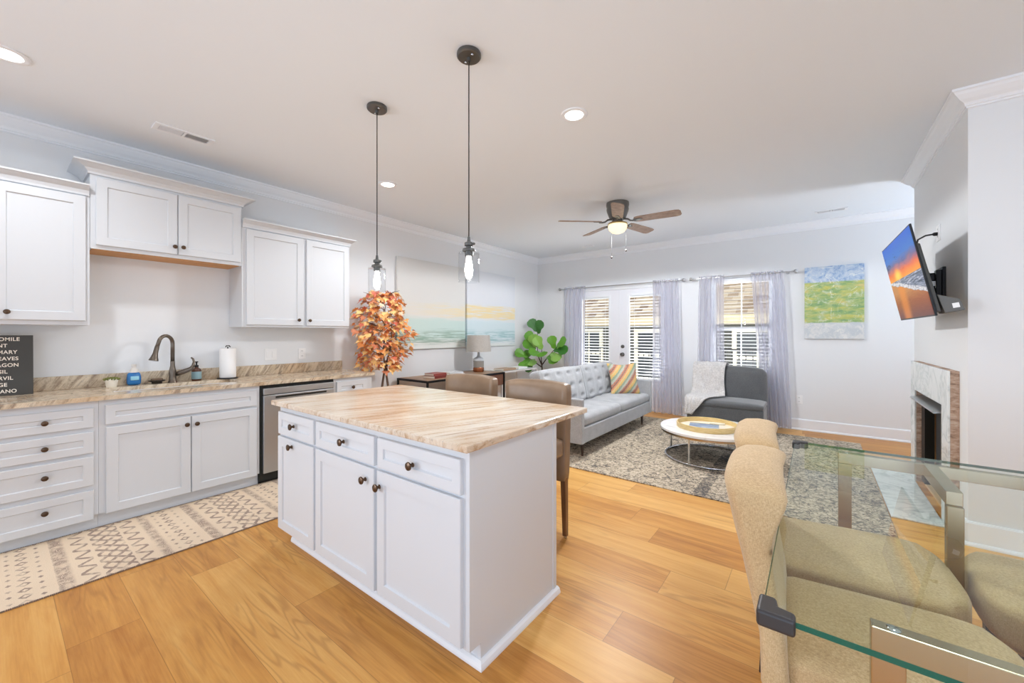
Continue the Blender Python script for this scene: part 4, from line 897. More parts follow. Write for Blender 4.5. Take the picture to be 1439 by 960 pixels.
bm = BM(); rbox(bm, (-0.86, 4.845, 0.352), (0.15, 0.05, 0.018), 0.006, 4, rot=Matrix.Rotation(0.12, 3, 'Z')); tag(obj('remote_control', bm, Mat('cream_plastic', rgb(238, 232, 212), 0.4), smooth=True, origin=(-0.86, 4.845, 0.343)), 'cream remote lying behind the magazine in the wooden tray', 'remote')

# charcoal slipper chair and throw
t = thing('slipper_chair', 'armless charcoal upholstered chair in front of the window', 'armchair', (-1.0, 6.3, 0.0))
AX0, AX1 = -1.475, -0.535
bm = BM(); rbox(bm, ((AX0 + AX1) / 2, 6.33, 0.235), (AX1 - AX0, 0.57, 0.235), 0.028, 10); obj('seat_base', bm, CHARC, t, smooth=True)
bm = BM(); rbox(bm, ((AX0 + AX1) / 2, 6.315, 0.372), (AX1 - AX0 + 0.006, 0.585, 0.085), 0.035, 14, (0, 0, 0.022)); obj('seat_cushion', bm, CHARC, t, smooth=True)
def bk(p, s): return (p.x * (1 - 0.03 * max(0, s.z)), p.y + 0.05 * (s.z + 1) / 2, p.z - 0.03 * abs(s.x) ** 4 * max(0, s.z))
bm = BM(); rbox(bm, ((AX0 + AX1) / 2 + 0.01, 6.530, 0.50), (AX1 - AX0, 0.14, 0.73), 0.065, 18, (0, 0.02, 0.01), shape=bk); obj('backrest', bm, CHARC, t, smooth=True)
for lx in (AX0 + 0.07, AX1 - 0.07):
    for ly in (6.11, 6.56): bm = BM(); lathe(bm, [(0, 0.0 + (0.010 if ly < 6.4 else 0)), (0.016, 0.0 + (0.010 if ly < 6.4 else 0)), (0.024, 0.13), (0, 0.13)], (lx, ly, 0), n=14); obj('leg', bm, DLEG, t, smooth=True, angle=40)
path = [(6.69, 0.50), (6.695, 0.70), (6.685, 0.85), (6.64, 0.905), (6.56, 0.905), (6.475, 0.865), (6.46, 0.75), (6.44, 0.60), (6.42, 0.50), (6.36, 0.458), (6.22, 0.455), (6.09, 0.446), (6.015, 0.425), (5.998, 0.38), (5.995, 0.30), (5.993, 0.20)]
PL = [0.0]
for a, b in zip(path, path[1:]): PL.append(PL[-1] + math.hypot(b[0] - a[0], b[1] - a[1]))
def at(s):
    s *= PL[-1]
    for i in range(len(path) - 1):
        if s <= PL[i + 1] + 1e-9:
            f = (s - PL[i]) / (PL[i + 1] - PL[i]); return (path[i][0] + (path[i + 1][0] - path[i][0]) * f, path[i][1] + (path[i + 1][1] - path[i][1]) * f)
    return path[-1]
def thr(u, v):
    y, z = at(v)
    e0 = AX0 - 0.005 - 0.0 * v; wd = 0.46 - 0.02 * math.sin(v * 5) - (0.40 * max(0, (v - 0.70) / 0.30) ** 0.8)
    xx_ = e0 + wd * u + 0.02 * math.sin(v * 9) * u
    wr = 0.012 * math.sin(u * 11 + v * 13) * math.sin(v * 21 + u * 4) + 0.008 * math.sin(u * 27 - v * 30)
    return (xx_, y - abs(wr) * 0.8 - 0.004, z + abs(wr) * 0.7 + 0.004)
bm = BM(); grid(bm, thr, 34, 80)
tag(obj('throw_blanket', bm, THROW, smooth=True, solid=0.010, origin=(-1.25, 6.4, 0.45)), 'pale grey fleece throw draped over the left side of the charcoal chair', 'blanket')

# curtains and rods
def curtain(name, label, xt0, xt1, xb0, xb1, zb, ph, folds, y0=6.745):
    def fn(u, v):
        z = 2.235 + (zb - 2.235) * v
        e = min(1.0, v * 6)
        xx_ = (xt0 + (xt1 - xt0) * u) * (1 - v) + (xb0 + (xb1 - xb0) * u) * v
        a = 2 * PI * folds * u + ph
        amp = 0.010 + 0.026 * e
        return (xx_ + 0.010 * math.sin(2 * a + v * 2) * e, y0 + amp * math.sin(a + 0.5 * math.sin(v * 3 + ph)) + 0.008 * math.sin(a * 2.3 + 1.7 * v), z)
    bm = BM(); grid(bm, fn, 90, 24)
    return tag(obj(name, bm, SHEER, smooth=True, origin=((xt0 + xt1) / 2, y0, 2.2)), label, 'curtain', 'sheer grey curtains')
curtain('curtain', 'sheer grey curtain at the left side of the french doors, behind the sofa', -3.885, -3.42, -3.91, -3.43, 0.03, 0.4, 4.5)
curtain('curtain', 'sheer grey curtain at the right side of the french doors', -2.18, -1.76, -2.18, -1.69, 0.03, 1.4, 4.5)
curtain('curtain', 'sheer grey curtain at the left side of the window', -1.455, -1.105, -1.49, -1.09, 0.03, 2.0, 4.0)
curtain('curtain', 'sheer grey curtain at the right side of the window, behind the charcoal chair', -0.76, -0.362, -0.60, -0.265, 0.03, 0.9, 5.0)
def rod(label, x0, x1):
    t = thing('curtain_rod', label, 'curtain rod', ((x0 + x1) / 2, YB, 2.205))
    bm = BM(); tube(bm, [(x0, 6.745, 2.205), (x1, 6.745, 2.205)], 0.009, 12); obj('pole', bm, NICKEL, t, smooth=True, angle=50)
    for xx_, s_ in ((x0, -1), (x1, 1)):
        bm = BM(); lathe(bm, [(0, 0), (0.012, 0), (0.014, 0.012), (0.010, 0.018), (0.024, 0.030), (0.031, 0.046), (0.024, 0.064), (0, 0.070)], (xx_, 6.745, 2.205), (s_, 0, 0), 18); obj('finial', bm, NICKEL, t, smooth=True)
        bm = BM(); xb_ = xx_ - s_ * 0.05; tube(bm, [(xb_, YB, 2.205), (xb_, 6.745, 2.205)], 0.006, 8); lathe(bm, [(0, 0), (0.022, 0), (0.022, 0.006), (0, 0.007)], (xb_, YB, 2.205), (0, -1, 0), 16); obj('bracket', bm, NICKEL, t, smooth=True, angle=40)
rod('brushed metal curtain rod with ball ends above the french doors', -3.93, -1.73)
rod('brushed metal curtain rod with ball ends above the window', -1.53, -0.265)

# paintings
def canvas(label, x0, x1, y0, y1, z0, z1, m, facing):
    bm = BM(); box(bm, x0, x1, y0, y1, z0, z1)
    o = obj('canvas_painting', bm, m, bevel=0.003, origin=((x0 + x1) / 2, (y0 + y1) / 2, z0)); return tag(o, label, 'painting')
def seascape(name, ya, yb, left):
    m = Mat(name, rough=0.8); c = m.coord(); x, y, z = m.xyz(c)     # z is measured from the lower edge
    n = m.noise(m.map(c, scale=(1, 0.7, 8)), 2.2, 4, 0.6, 0.3); n2 = m.noise(m.map(c, scale=(1, 0.6, 12)), 3.0, 4, 0.65, 0.5)
    zz_ = z + (n - 0.5) * 0.16
    a = m.mix(z.ss(0.35, 1.2), rgb(226, 226, 222) if left else rgb(226, 230, 236), rgb(214, 214, 212) if left else rgb(218, 222, 228))
    yel = (zz_.band(0.47, 0.70, 0.03) if not left else zz_.band(0.48, 0.66, 0.05)) * n2.ss(0.34, 0.56)
    a = m.mix(yel * (0.95 if not left else y.ss(-0.5, 0.6) * 0.45 + 0.15), a, rgb(238, 218, 162))
    a = m.mix(zz_.band(0.12, 0.44, 0.05) * 0.8, a, rgb(196, 222, 216) if left else rgb(206, 226, 230))
    sea = zz_.band(0.04, 0.26, 0.05) * n2.ss(0.40, 0.58)
    a = m.mix(sea * (0.8 if left else 0.75), a, rgb(136, 168, 150) if left else rgb(132, 182, 186))
    a = m.mix((1.0 - zz_.ss(0.02, 0.09)) * 0.8, a, rgb(226, 230, 226)); m.color(a); return m
canvas('pale seascape canvas with faint yellow sky, left one of the pair on the left wall', XL + 0.004, XL + 0.044, 3.355, 4.678, 1.122, 2.405, seascape('seascape_left', 3.355, 4.678, True), 0)
canvas('pale seascape canvas with brighter yellow band, right one of the pair on the left wall', XL + 0.004, XL + 0.044, 4.722, 6.020, 1.122, 2.405, seascape('seascape_right', 4.722, 6.020, False), 0)
m = Mat('green_abstract', rough=0.75); c = m.coord(); x, y, z = m.xyz(c)
n = m.noise(m.map(c, scale=(1.5, 1, 6)), 3.0, 5, 0.7, 0.6); n2 = m.noise(c, 12, 4, 0.7, 0.8); n3 = m.noise(m.map(c, loc=(4, 0, 2), scale=(1.2, 1, 4)), 3.0, 4, 0.6, 0.4)
g = m.ramp(n, [(0.30, rgb(104, 148, 112)), (0.44, rgb(142, 172, 112)), (0.55, rgb(172, 186, 122)), (0.66, rgb(204, 190, 120)), (0.8, rgb(198, 198, 166))])
g = m.mix(n3.ss(0.48, 0.62) * 0.6, g, rgb(212, 200, 96)); g = m.mix(n2.ss(0.50, 0.66) * 0.7, g, rgb(202, 210, 184))
sky = m.ramp(n2, [(0.35, rgb(128, 156, 198)), (0.5, rgb(176, 194, 214)), (0.65, rgb(206, 212, 218))]); low = m.mix(n2.ss(0.4, 0.65), rgb(194, 200, 204), rgb(218, 218, 216))
a = m.mix((z + (n2 - 0.5) * 0.05).ss(0.21, 0.225), low, g); a = m.mix((z + (n2 - 0.5) * 0.03).ss(0.755, 0.775), a, sky)
sw = ((m.noise(m.map(c, scale=(1, 1, 0.8)), 3.0, 2, 0.5, 1.2) * 5.0).fract() - 0.5).abs().lt(0.025) * m.noise(c, 6, 2).gt(0.52); a = m.mix(sw * 0.5, a, rgb(236, 236, 226)); m.color(a); m.bump(n2, 0.4, 0.004)
canvas('abstract green and yellow painting with blue top on the back wall', -0.122, 0.498, YB - 0.044, YB - 0.004, 1.272, 2.250, m, 1)

# console table, lamp, books
t = thing('console_table', 'wood topped console table with dark metal frame along the left wall', 'table', (-4.2, 4.1, 0))
tx0, tx1, ty0, ty1, tz = -4.50, -3.88, 3.33, 4.90, 0.745
bm = BM(); box(bm, tx0 + 0.02, tx1 - 0.02, ty0 + 0.02, ty1 - 0.02, tz - 0.022, tz); obj('table_top', bm, WALNUT, t, bevel=0.002)
bm = BM(); e = 0.022
for xa_ in (tx0, tx1 - e): box(bm, xa_, xa_ + e, ty0, ty1, tz - 0.030, tz - 0.003)
for ya_ in (ty0, ty1 - e): box(bm, tx0 + e, tx1 - e, ya_, ya_ + e, tz - 0.030, tz - 0.003)
obj('frame', bm, BLACK, t)
for xa_ in (tx0, tx1 - e):
    for ya_ in (ty0, ty1 - e): bm = BM(); box(bm, xa_, xa_ + e, ya_, ya_ + e, 0, tz - 0.030); obj('leg', bm, BLACK, t)
bm = BM(); box(bm, tx0 + 0.03, tx1 - 0.03, ty0 + 0.04, ty1 - 0.04, 0.22, 0.245); obj('shelf', bm, WALNUT, t, bevel=0.002)
bm = BM(); box(bm, -4.48, tx1 - 0.012, 4.36, ty1 - 0.03, 0.545, tz - 0.031); dr = obj('drawer_box', bm, Mat('dark_walnut', rgb(112, 74, 56), 0.4), t, bevel=0.002)
bm = BM(); box(bm, tx1 - 0.012, tx1 - 0.004, 4.60, 4.66, 0.63, 0.645); obj('drawer_pull', bm, BLACK, dr)
t = thing('side_table', 'low white framed glass topped table between the console table and the fig plant', 'table', (-4.2, 5.5, 0))
ux0, ux1, uy0, uy1, uz = -4.48, -4.02, 5.0, 6.02, 0.725
WM = Mat('white_metal', rgb(232, 232, 234), 0.3, 0.2)
bm = BM()
for xa_ in (ux0, ux1 - 0.022): box(bm, xa_, xa_ + 0.022, uy0, uy1, uz - 0.022, uz)
for ya_ in (uy0, uy1 - 0.022): box(bm, ux0 + 0.022, ux1 - 0.022, ya_, ya_ + 0.022, uz - 0.022, uz)
obj('frame', bm, WM, t)
bm = BM(); box(bm, ux0 + 0.022, ux1 - 0.022, uy0 + 0.022, uy1 - 0.022, uz - 0.014, uz - 0.004); obj('table_top', bm, Mat('white_glass', rgb(226, 230, 228), 0.1), t)
for xa_ in (ux0, ux1 - 0.022):
    for ya_ in (uy0, uy1 - 0.022): bm = BM(); box(bm, xa_, xa_ + 0.022, ya_, ya_ + 0.022, 0, uz - 0.022); obj('leg', bm, WM, t)
def book(label, x, y, z, w_, d_, h_, rot, col, name='book', group=None):
    t = thing(name, label, 'book', (x, y, z), group)
    Mb = Matrix.Translation((x, y, z)) @ Matrix.Rotation(rot, 4, 'Z')
    bm = BM(); box(bm, -w_ / 2 + 0.004, w_ / 2 - 0.004, -d_ / 2 + 0.002, d_ / 2 - 0.004, 0.003, h_ - 0.003); bmesh.ops.transform(bm, matrix=Mb, verts=bm.verts); obj('pages', bm, Mat('pages', rgb(236, 228, 214), 0.8), t)
    bm = BM(); box(bm, -w_ / 2, w_ / 2, -d_ / 2, d_ / 2, 0.0002, 0.003); box(bm, -w_ / 2, w_ / 2, -d_ / 2, d_ / 2, h_ - 0.003, h_); box(bm, w_ / 2 - 0.003, w_ / 2, -d_ / 2, d_ / 2, 0.003, h_ - 0.003); bmesh.ops.transform(bm, matrix=Mb, verts=bm.verts); obj('cover', bm, Mat('book_cover', col, 0.45), t)
book('dark red book, lower of the two stacked on the console table end', -4.10, 3.66, 0.745, 0.20, 0.27, 0.034, 0.15, rgb(120, 46, 42))
book('lighter red book lying on top of the dark red book on the console table', -4.11, 3.67, 0.779, 0.18, 0.24, 0.030, 0.05, rgb(146, 72, 66))
book('white book lying beside the red books on the console table, lower of two', -4.12, 3.99, 0.745, 0.21, 0.30, 0.030, -0.08, rgb(238, 238, 240))
book('pale grey book on top of the white book on the console table', -4.12, 3.99, 0.775, 0.19, 0.27, 0.025, 0.03, rgb(206, 208, 212))
book('tan leather book lying on the white framed side table', -4.22, 5.33, 0.725, 0.22, 0.34, 0.030, 0.0, rgb(172, 142, 116))
book('white book at the far end of the white framed side table', -4.22, 5.72, 0.725, 0.20, 0.26, 0.028, 0.0, rgb(244, 244, 244))

LX, LY = -4.22, 4.66
t = thing('table_lamp', 'table lamp with grey drum shade and glass body on the console table', 'lamp', (LX, LY, 0.745))
bm = BM(); lathe(bm, [(0, 0.745), (0.080, 0.745), (0.086, 0.755), (0.086, 0.805), (0.080, 0.815), (0, 0.815)], (LX, LY, 0), n=32); obj('base', bm, Mat('copper_base', rgb(150, 92, 60), 0.25, 0.6), t, smooth=True, angle=40, label='copper base')
bm = BM(); lathe(bm, [(0, 0.815), (0.080, 0.815), (0.083, 0.83), (0.083, 0.915), (0.078, 0.918), (0, 0.918)], (LX, LY, 0), n=32); obj('glass_body', bm, Mat('smoky_glass', rgb(150, 146, 140), 0.08), t, smooth=True, angle=40)
bm = BM(); lathe(bm, [(0, 0.918), (0.084, 0.918), (0.084, 0.945), (0.062, 0.962), (0.026, 0.985), (0.020, 1.02), (0.016, 1.075), (0, 1.075)], (LX, LY, 0), n=32); obj('neck', bm, Mat('lamp_ceramic', rgb(202, 208, 212), 0.35), t, smooth=True, angle=40)
SHADE = woven('lamp_shade_linen', rgb(168, 164, 158), rgb(192, 188, 182), 120, 0.9, 0.1)
bm = BM(); lathe(bm, [(0.196, 1.062), (0.178, 1.318), (0.174, 1.318), (0.192, 1.062)], (LX, LY, 0), n=48); sd = obj('lamp_shade', bm, SHADE, t, smooth=True, angle=40)
bm = BM(); tube(bm, [(LX, LY, 1.07), (LX, LY, 1.29)], 0.006, 8); tube(bm, [(LX - 0.175, LY, 1.29), (LX + 0.175, LY, 1.29)], 0.003, 6); tube(bm, [(LX, LY - 0.175, 1.29), (LX, LY + 0.175, 1.29)], 0.003, 6); obj('shade_spider', bm, NICKEL, sd, smooth=True)

# orange maple tree
random.seed(11)
OX, OY = -4.20, 2.93
t = thing('maple_tree', 'artificial autumn maple tree with orange leaves beside the counter end', 'potted tree', (OX, OY, 0))
bm = BM(); lathe(bm, [(0, 0), (0.10, 0), (0.13, 0.02), (0.15, 0.22), (0.155, 0.24), (0.145, 0.24), (0.14, 0.22), (0, 0.21)], (OX, OY, 0), n=32); obj('pot', bm, Mat('dark_pot', rgb(60, 56, 54), 0.6), t, smooth=True, angle=40)
bm = BM()
tube(bm, [(OX, OY - 0.03, 0.2), (OX, OY - 0.06, 0.55), (OX, OY - 0.02, 0.80), (OX, OY + 0.005, 0.93), (OX, OY - 0.02, 1.10), (OX, OY, 1.35), (OX, OY - 0.02, 1.68)], [0.016, 0.015, 0.013, 0.012, 0.010, 0.008, 0.004], 8)
tube(bm, [(OX + 0.02, OY + 0.06, 0.2), (OX + 0.02, OY + 0.05, 0.6), (OX + 0.01, OY + 0.02, 0.82), (OX, OY + 0.03, 1.0), (OX + 0.02, OY + 0.08, 1.2), (OX, OY + 0.10, 1.5)], [0.016, 0.015, 0.013, 0.011, 0.008, 0.004], 8)
for i in range(34):
    z = 1.0 + 0.75 * random.random(); a = random.random() * 2 * PI; r = 0.30
    p = Vector((OX, OY, z)); q = p + Vector((max(-0.28, r * math.cos(a)), r * math.sin(a), 0.10)); tube(bm, [p, (p + q) / 2 + Vector((0, 0, 0.03)), q], [0.005, 0.004, 0.002], 5)
obj('trunk', bm, Mat('bark', rgb(112, 92, 80), 0.8), t, smooth=True)
maple = [(0, 0), (0.10, 0.10), (0.42, 0.02), (0.34, 0.22), (0.60, 0.42), (0.38, 0.46), (0.40, 0.62), (0.20, 0.56), (0.0, 1.0)]
maple = maple + [(-x_, y_) for x_, y_ in maple[-2:0:-1]]
def leafm(bm, p, d, up, s, pts, mi, fold=0.25):
    d = d.normalized(); sd_ = d.cross(up)
    if sd_.length < 1e-3: sd_ = d.orthogonal()
    sd_.normalize(); n_ = sd_.cross(d)
    ctr = bm.verts.new(p + d * s * 0.4 - n_ * s * 0.03)
    V = [bm.verts.new(p + sd_ * x_ * s + d * y_ * s + n_ * (abs(x_) * fold - 0.25 * y_ * y_) * s) for x_, y_ in pts]
    for i in range(len(V)):
        f = bm.faces.new([ctr, V[i], V[(i + 1) % len(V)]]); f.material_index = mi
bm = BM()
for i in range(760):
    a = random.random() * 2 * PI; z = 0.90 + 0.95 * random.random(); h_ = (z - 0.90) / 0.95
    rad = 0.40 * math.sqrt(max(0.03, math.sin(PI * (0.14 + 0.78 * h_)))) * (0.86 + 0.22 * math.sin(a * 3 + z * 9))
    r = rad * math.sqrt(0.25 + 0.75 * random.random())
    p = Vector((OX + max(-0.33, r * 0.82 * math.cos(a)), OY + r * math.sin(a) * 0.86 - 0.03, z))
    out = Vector((math.cos(a), math.sin(a), random.uniform(-0.9, 0.25))) + Vector((random.uniform(-0.5, 0.5), random.uniform(-0.5, 0.5), 0))
    if p.x < OX - 0.25: out.x = abs(out.x)
    leafm(bm, p, out, Vector((random.uniform(-0.5, 0.7), random.uniform(-0.5, 0.5), 1)), random.uniform(0.055, 0.105), maple, random.choice([0, 0, 0, 1, 1, 1, 2, 2, 3, 4, 4]))
LM = [Mat('leaf_' + n_, c_, 0.6) for n_, c_ in (('orange', rgb(244, 168, 100)), ('gold', rgb(252, 212, 138)), ('rust', rgb(216, 138, 100)), ('red', rgb(214, 112, 86)), ('tan', rgb(234, 204, 170)))]
obj('foliage', bm, LM, t, kind='stuff')

# fiddle leaf fig
random.seed(5)
GX, GY = -4.18, 6.42
t = thing('fiddle_leaf_fig', 'green fiddle leaf fig plant standing in the back left corner behind the sofa', 'potted plant', (GX, GY, 0))
bm = BM(); lathe(bm, [(0, 0), (0.12, 0), (0.15, 0.03), (0.17, 0.28), (0.175, 0.30), (0.165, 0.30), (0.16, 0.28), (0, 0.27)], (GX, GY, 0), n=32); obj('pot', bm, Mat('woven_pot', rgb(176, 164, 150), 0.8), t, smooth=True, angle=40)
bm = BM()
tube(bm, [(GX, GY, 0.26), (GX + 0.01, GY, 0.6), (GX, GY, 0.76)], [0.017, 0.015, 0.014], 8)
br = [((GX, GY, 0.74), (GX - 0.10, GY, 0.95), (GX - 0.08, GY - 0.03, 1.42)), ((GX, GY, 0.74), (GX + 0.14, GY - 0.04, 0.88), (GX + 0.36, GY - 0.05, 1.10)), ((GX, GY, 0.70), (GX - 0.10, GY - 0.10, 0.80), (GX - 0.16, GY - 0.25, 0.90)), ((GX, GY, 0.74), (GX + 0.05, GY - 0.10, 0.92), (GX + 0.12, GY - 0.18, 1.06))]
for b_ in br: tube(bm, b_, [0.012, 0.009, 0.005], 7)
obj('stem', bm, Mat('fig_stem', rgb(72, 58, 50), 0.7), t, smooth=True)
fig = [(0, 0), (0.10, 0.06), (0.20, 0.20), (0.20, 0.34), (0.24, 0.48), (0.36, 0.66), (0.38, 0.82), (0.26, 0.97), (0.0, 1.02)]
fig = fig + [(-x_, y_) for x_, y_ in fig[-2:0:-1]]
bm = BM()
spots = [(GX - 0.09, GY - 0.02, 1.38, (-0.5, -0.6, 0.9), 0.24), (GX - 0.06, GY - 0.03, 1.34, (0.4, -0.5, 1.0), 0.24), (GX - 0.09, GY - 0.04, 1.18, (-0.8, -0.4, 0.5), 0.24), (GX - 0.09, GY - 0.05, 1.08, (0.2, -0.8, 0.8), 0.26), (GX - 0.10, GY - 0.05, 1.05, (-0.5, -0.7, 0.4), 0.26), (GX - 0.10, GY - 0.03, 1.0, (-0.9, -0.3, -0.1), 0.24),
         (GX + 0.36, GY - 0.05, 1.08, (0.6, -0.4, 0.5), 0.26), (GX + 0.32, GY - 0.06, 1.06, (0.0, -0.5, 0.9), 0.22), (GX + 0.30, GY - 0.06, 1.04, (0.9, -0.2, 0.1), 0.26), (GX + 0.24, GY - 0.05, 0.98, (0.7, -0.5, -0.2), 0.26), (GX + 0.16, GY - 0.05, 0.92, (0.8, -0.5, -0.1), 0.28), (GX + 0.12, GY - 0.18, 1.05, (0.0, -0.6, 0.7), 0.24),
         (GX + 0.10, GY - 0.16, 1.0, (0.5, -0.8, 0.0), 0.26), (GX + 0.06, GY - 0.12, 0.95, (-0.4, -0.8, 0.3), 0.24), (GX - 0.15, GY - 0.24, 0.90, (-0.6, -0.5, 0.3), 0.24), (GX - 0.14, GY - 0.22, 0.88, (-0.3, -0.7, -0.5), 0.24), (GX - 0.12, GY - 0.12, 0.86, (0.4, -0.8, -0.2), 0.22), (GX - 0.10, GY - 0.1, 0.84, (-0.7, -0.6, -0.6), 0.24)]
for x_, y_, z_, d_, s_ in spots:
    d_ = (d_[0] * (0.45 if d_[0] < 0 else 1.0), d_[1], d_[2])
    leafm(bm, Vector((x_, y_, z_)), Vector(d_), Vector((0.3, -0.9, 0.7)), s_ * 1.12, fig, random.choice([0, 0, 1, 2]), 0.15)
obj('leaves', bm, [Mat('fig_green', rgb(98, 156, 48), 0.35), Mat('fig_dark', rgb(62, 118, 50), 0.35), Mat('fig_light', rgb(140, 184, 88), 0.35)], t, kind='stuff')

# ================================================================== television on the chimney breast
TVc = Vector((0.52, 4.094, 1.747)); W_, H_ = 1.042, 0.586
yaw, tilt = -0.023, 0.198
hd = Vector((math.sin(yaw), math.cos(yaw), 0)); n0 = Vector((-math.cos(yaw), math.sin(yaw), 0)); up = Vector((0, 0, 1)) * math.cos(tilt) + n0 * math.sin(tilt); nn = (-hd).cross(up); nn = nn if nn.dot(n0) > 0 else -nn
# local axes: X to the viewer's right (-hd), Y up, Z out of the screen
MT = Matrix(((-hd.x, up.x, nn.x, TVc.x), (-hd.y, up.y, nn.y, TVc.y), (-hd.z, up.z, nn.z, TVc.z), (0, 0, 0, 1)))
t = bpy.data.objects.new('television', None); COL.objects.link(t); t.location = TVc
tag(t, 'wall mounted flat television showing a beach sunset, tilted down', 'television')
def tvpart(name, bm, m, par=None, **k): bmesh.ops.transform(bm, matrix=MT, verts=bm.verts); return obj(name, bm, m, par or t, **k)
bm = BM(); box(bm, -W_ / 2 - 0.008, W_ / 2 + 0.008, -H_ / 2 - 0.010, H_ / 2 + 0.008, -0.012, -0.0012); case = tvpart('casing', bm, BLACK, bevel=0.002)
bm = BM(); prism(bm, [(-W_ / 2 + 0.01, -H_ / 2 + 0.01), (W_ / 2 - 0.01, -H_ / 2 + 0.01), (W_ / 2 - 0.04, H_ / 2 - 0.12), (-W_ / 2 + 0.04, H_ / 2 - 0.12)], 'z', -0.036, -0.012); tvpart('rear_housing', bm, Mat('tv_grey', rgb(70, 70, 68), 0.5), case, bevel=0.008)
SCR = Mat('tv_screen', rgb(6, 6, 6), 0.3); SCR.b.inputs['Specular IOR Level'].default_value = 0.12
c = SCR.coord('Generated')
bm = BM(); V = [bm.verts.new(p) for p in ((-W_ / 2, -H_ / 2, 0), (W_ / 2, -H_ / 2, 0), (W_ / 2, H_ / 2, 0), (-W_ / 2, H_ / 2, 0))]; fc = bm.faces.new(V); uvl = bm.loops.layers.uv.new('UVMap')
for lp, uv in zip(fc.loops, ((0, 0), (1, 0), (1, 1), (0, 1))): lp[uvl].uv = uv
scr = tvpart('screen', bm, SCR)
uvn = SCR.coord('UV'); u_, v_, _ = SCR.xyz(uvn)
cl = SCR.noise(SCR.map(uvn, scale=(2.2, 5, 1)), 2.2, 5, 0.6, 0.8)
sky = SCR.ramp(v_ + (cl - 0.5) * 0.12, [(0.52, rgb(255, 160, 40)), (0.62, rgb(226, 104, 52)), (0.72, rgb(104, 96, 140)), (0.80, rgb(36, 108, 190)), (1.0, rgb(14, 92, 200))])
sky = SCR.mix(cl.ss(0.56, 0.66) * v_.ss(0.55, 0.7) * (1.0 - u_.ss(0.35, 0.75)) * 0.85, sky, rgb(34, 44, 84))
rs = ((u_ - 0.33) * (u_ - 0.33) * 3.2 + (v_ - 0.57) * (v_ - 0.57) * 6.0).pow(0.5)
sky = SCR.mix(1.0 - rs.ss(0.02, 0.30), sky, rgb(255, 206, 84))
wv = SCR.noise(SCR.map(uvn, scale=(3, 26, 1)), 2.4, 4, 0.65, 0.4); foam = SCR.noise(uvn, 26, 4, 0.7)
sea = SCR.ramp(wv, [(0.35, rgb(44, 50, 74)), (0.5, rgb(112, 122, 150)), (0.62, rgb(190, 190, 206))]); sea = SCR.mix((1.0 - rs.ss(0.05, 0.22)) * 0.7, sea, rgb(240, 160, 70))
sand = SCR.ramp(v_ * 2.2 + (wv - 0.5) * 0.35, [(0.0, rgb(98, 34, 12)), (0.45, rgb(150, 70, 30)), (0.8, rgb(196, 128, 74))]); sand = SCR.mix((1.0 - ((u_ - 0.33 + (0.5 - v_) * 0.05).abs() * 3.0).ss(0.1, 0.55)) * 0.6, sand, rgb(232, 136, 32))
shore = v_ - 0.40 + (u_ - 0.4) * 0.24 + (SCR.noise(SCR.map(uvn, scale=(2.4, 1, 1)), 2.0, 2) - 0.5) * 0.10
edge = shore.band(0.0, 0.05, 0.012)
img = SCR.mix(shore.ss(-0.005, 0.005), sand, SCR.mix(edge * foam.ss(0.3, 0.6), sea, rgb(226, 222, 226))); img = SCR.mix(v_.ss(0.515, 0.525), img, sky)
SCR.emit(img, 1.0)
bm = BM(); hexa(bm, [Vector(p) for p in ((W_ / 2 - 0.16, -H_ / 2 - 0.004, -0.05), (W_ / 2 - 0.02, -H_ / 2 - 0.004, -0.05), (W_ / 2 - 0.02, -H_ / 2 - 0.004, -0.14), (W_ / 2 - 0.16, -H_ / 2 - 0.004, -0.14), (W_ / 2 - 0.16, -H_ / 2 + 0.12, -0.04), (W_ / 2 - 0.02, -H_ / 2 + 0.12, -0.04), (W_ / 2 - 0.02, -H_ / 2 + 0.07, -0.13), (W_ / 2 - 0.16, -H_ / 2 + 0.07, -0.13))]); tvpart('speaker_box', bm, Mat('tv_grey_box', rgb(96, 96, 94), 0.5), case, bevel=0.006)
bm = BM(); hexa(bm, [Vector(p) for p in ((W_ / 2 - 0.019, -H_ / 2 + 0.02, -0.12), (W_ / 2 - 0.0185, -H_ / 2 + 0.02, -0.12), (W_ / 2 - 0.0185, -H_ / 2 + 0.02, -0.09), (W_ / 2 - 0.019, -H_ / 2 + 0.02, -0.09), (W_ / 2 - 0.019, -H_ / 2 + 0.05, -0.12), (W_ / 2 - 0.0185, -H_ / 2 + 0.05, -0.12), (W_ / 2 - 0.0185, -H_ / 2 + 0.05, -0.09), (W_ / 2 - 0.019, -H_ / 2 + 0.05, -0.09))]); tvpart('sticker', bm, WHITEP, case)
bm = BM(); box(bm, XC - 0.020, XC, 4.30, 4.56, 1.58, 1.84); box(bm, XC - 0.05, XC - 0.020, 4.31, 4.34, 1.60, 1.82); box(bm, XC - 0.05, XC - 0.020, 4.52, 4.55, 1.60, 1.82); mt = obj('wall_bracket', bm, BLACK, t, bevel=0.003)
bm = BM(); box(bm, 0.578, XC - 0.05, 4.36, 4.50, 1.64, 1.69); box(bm, 0.562, XC - 0.05, 4.36, 4.50, 1.74, 1.79); obj('mount_arm', bm, BLACK, mt, bevel=0.003)
bm = BM(); box(bm, XC - 0.085, XC - 0.051, 4.31, 4.35, 1.60, 1.635); box(bm, XC - 0.085, XC - 0.051, 4.31, 4.35, 1.70, 1.735); obj('mount_clip', bm, CHROME, mt, bevel=0.002)
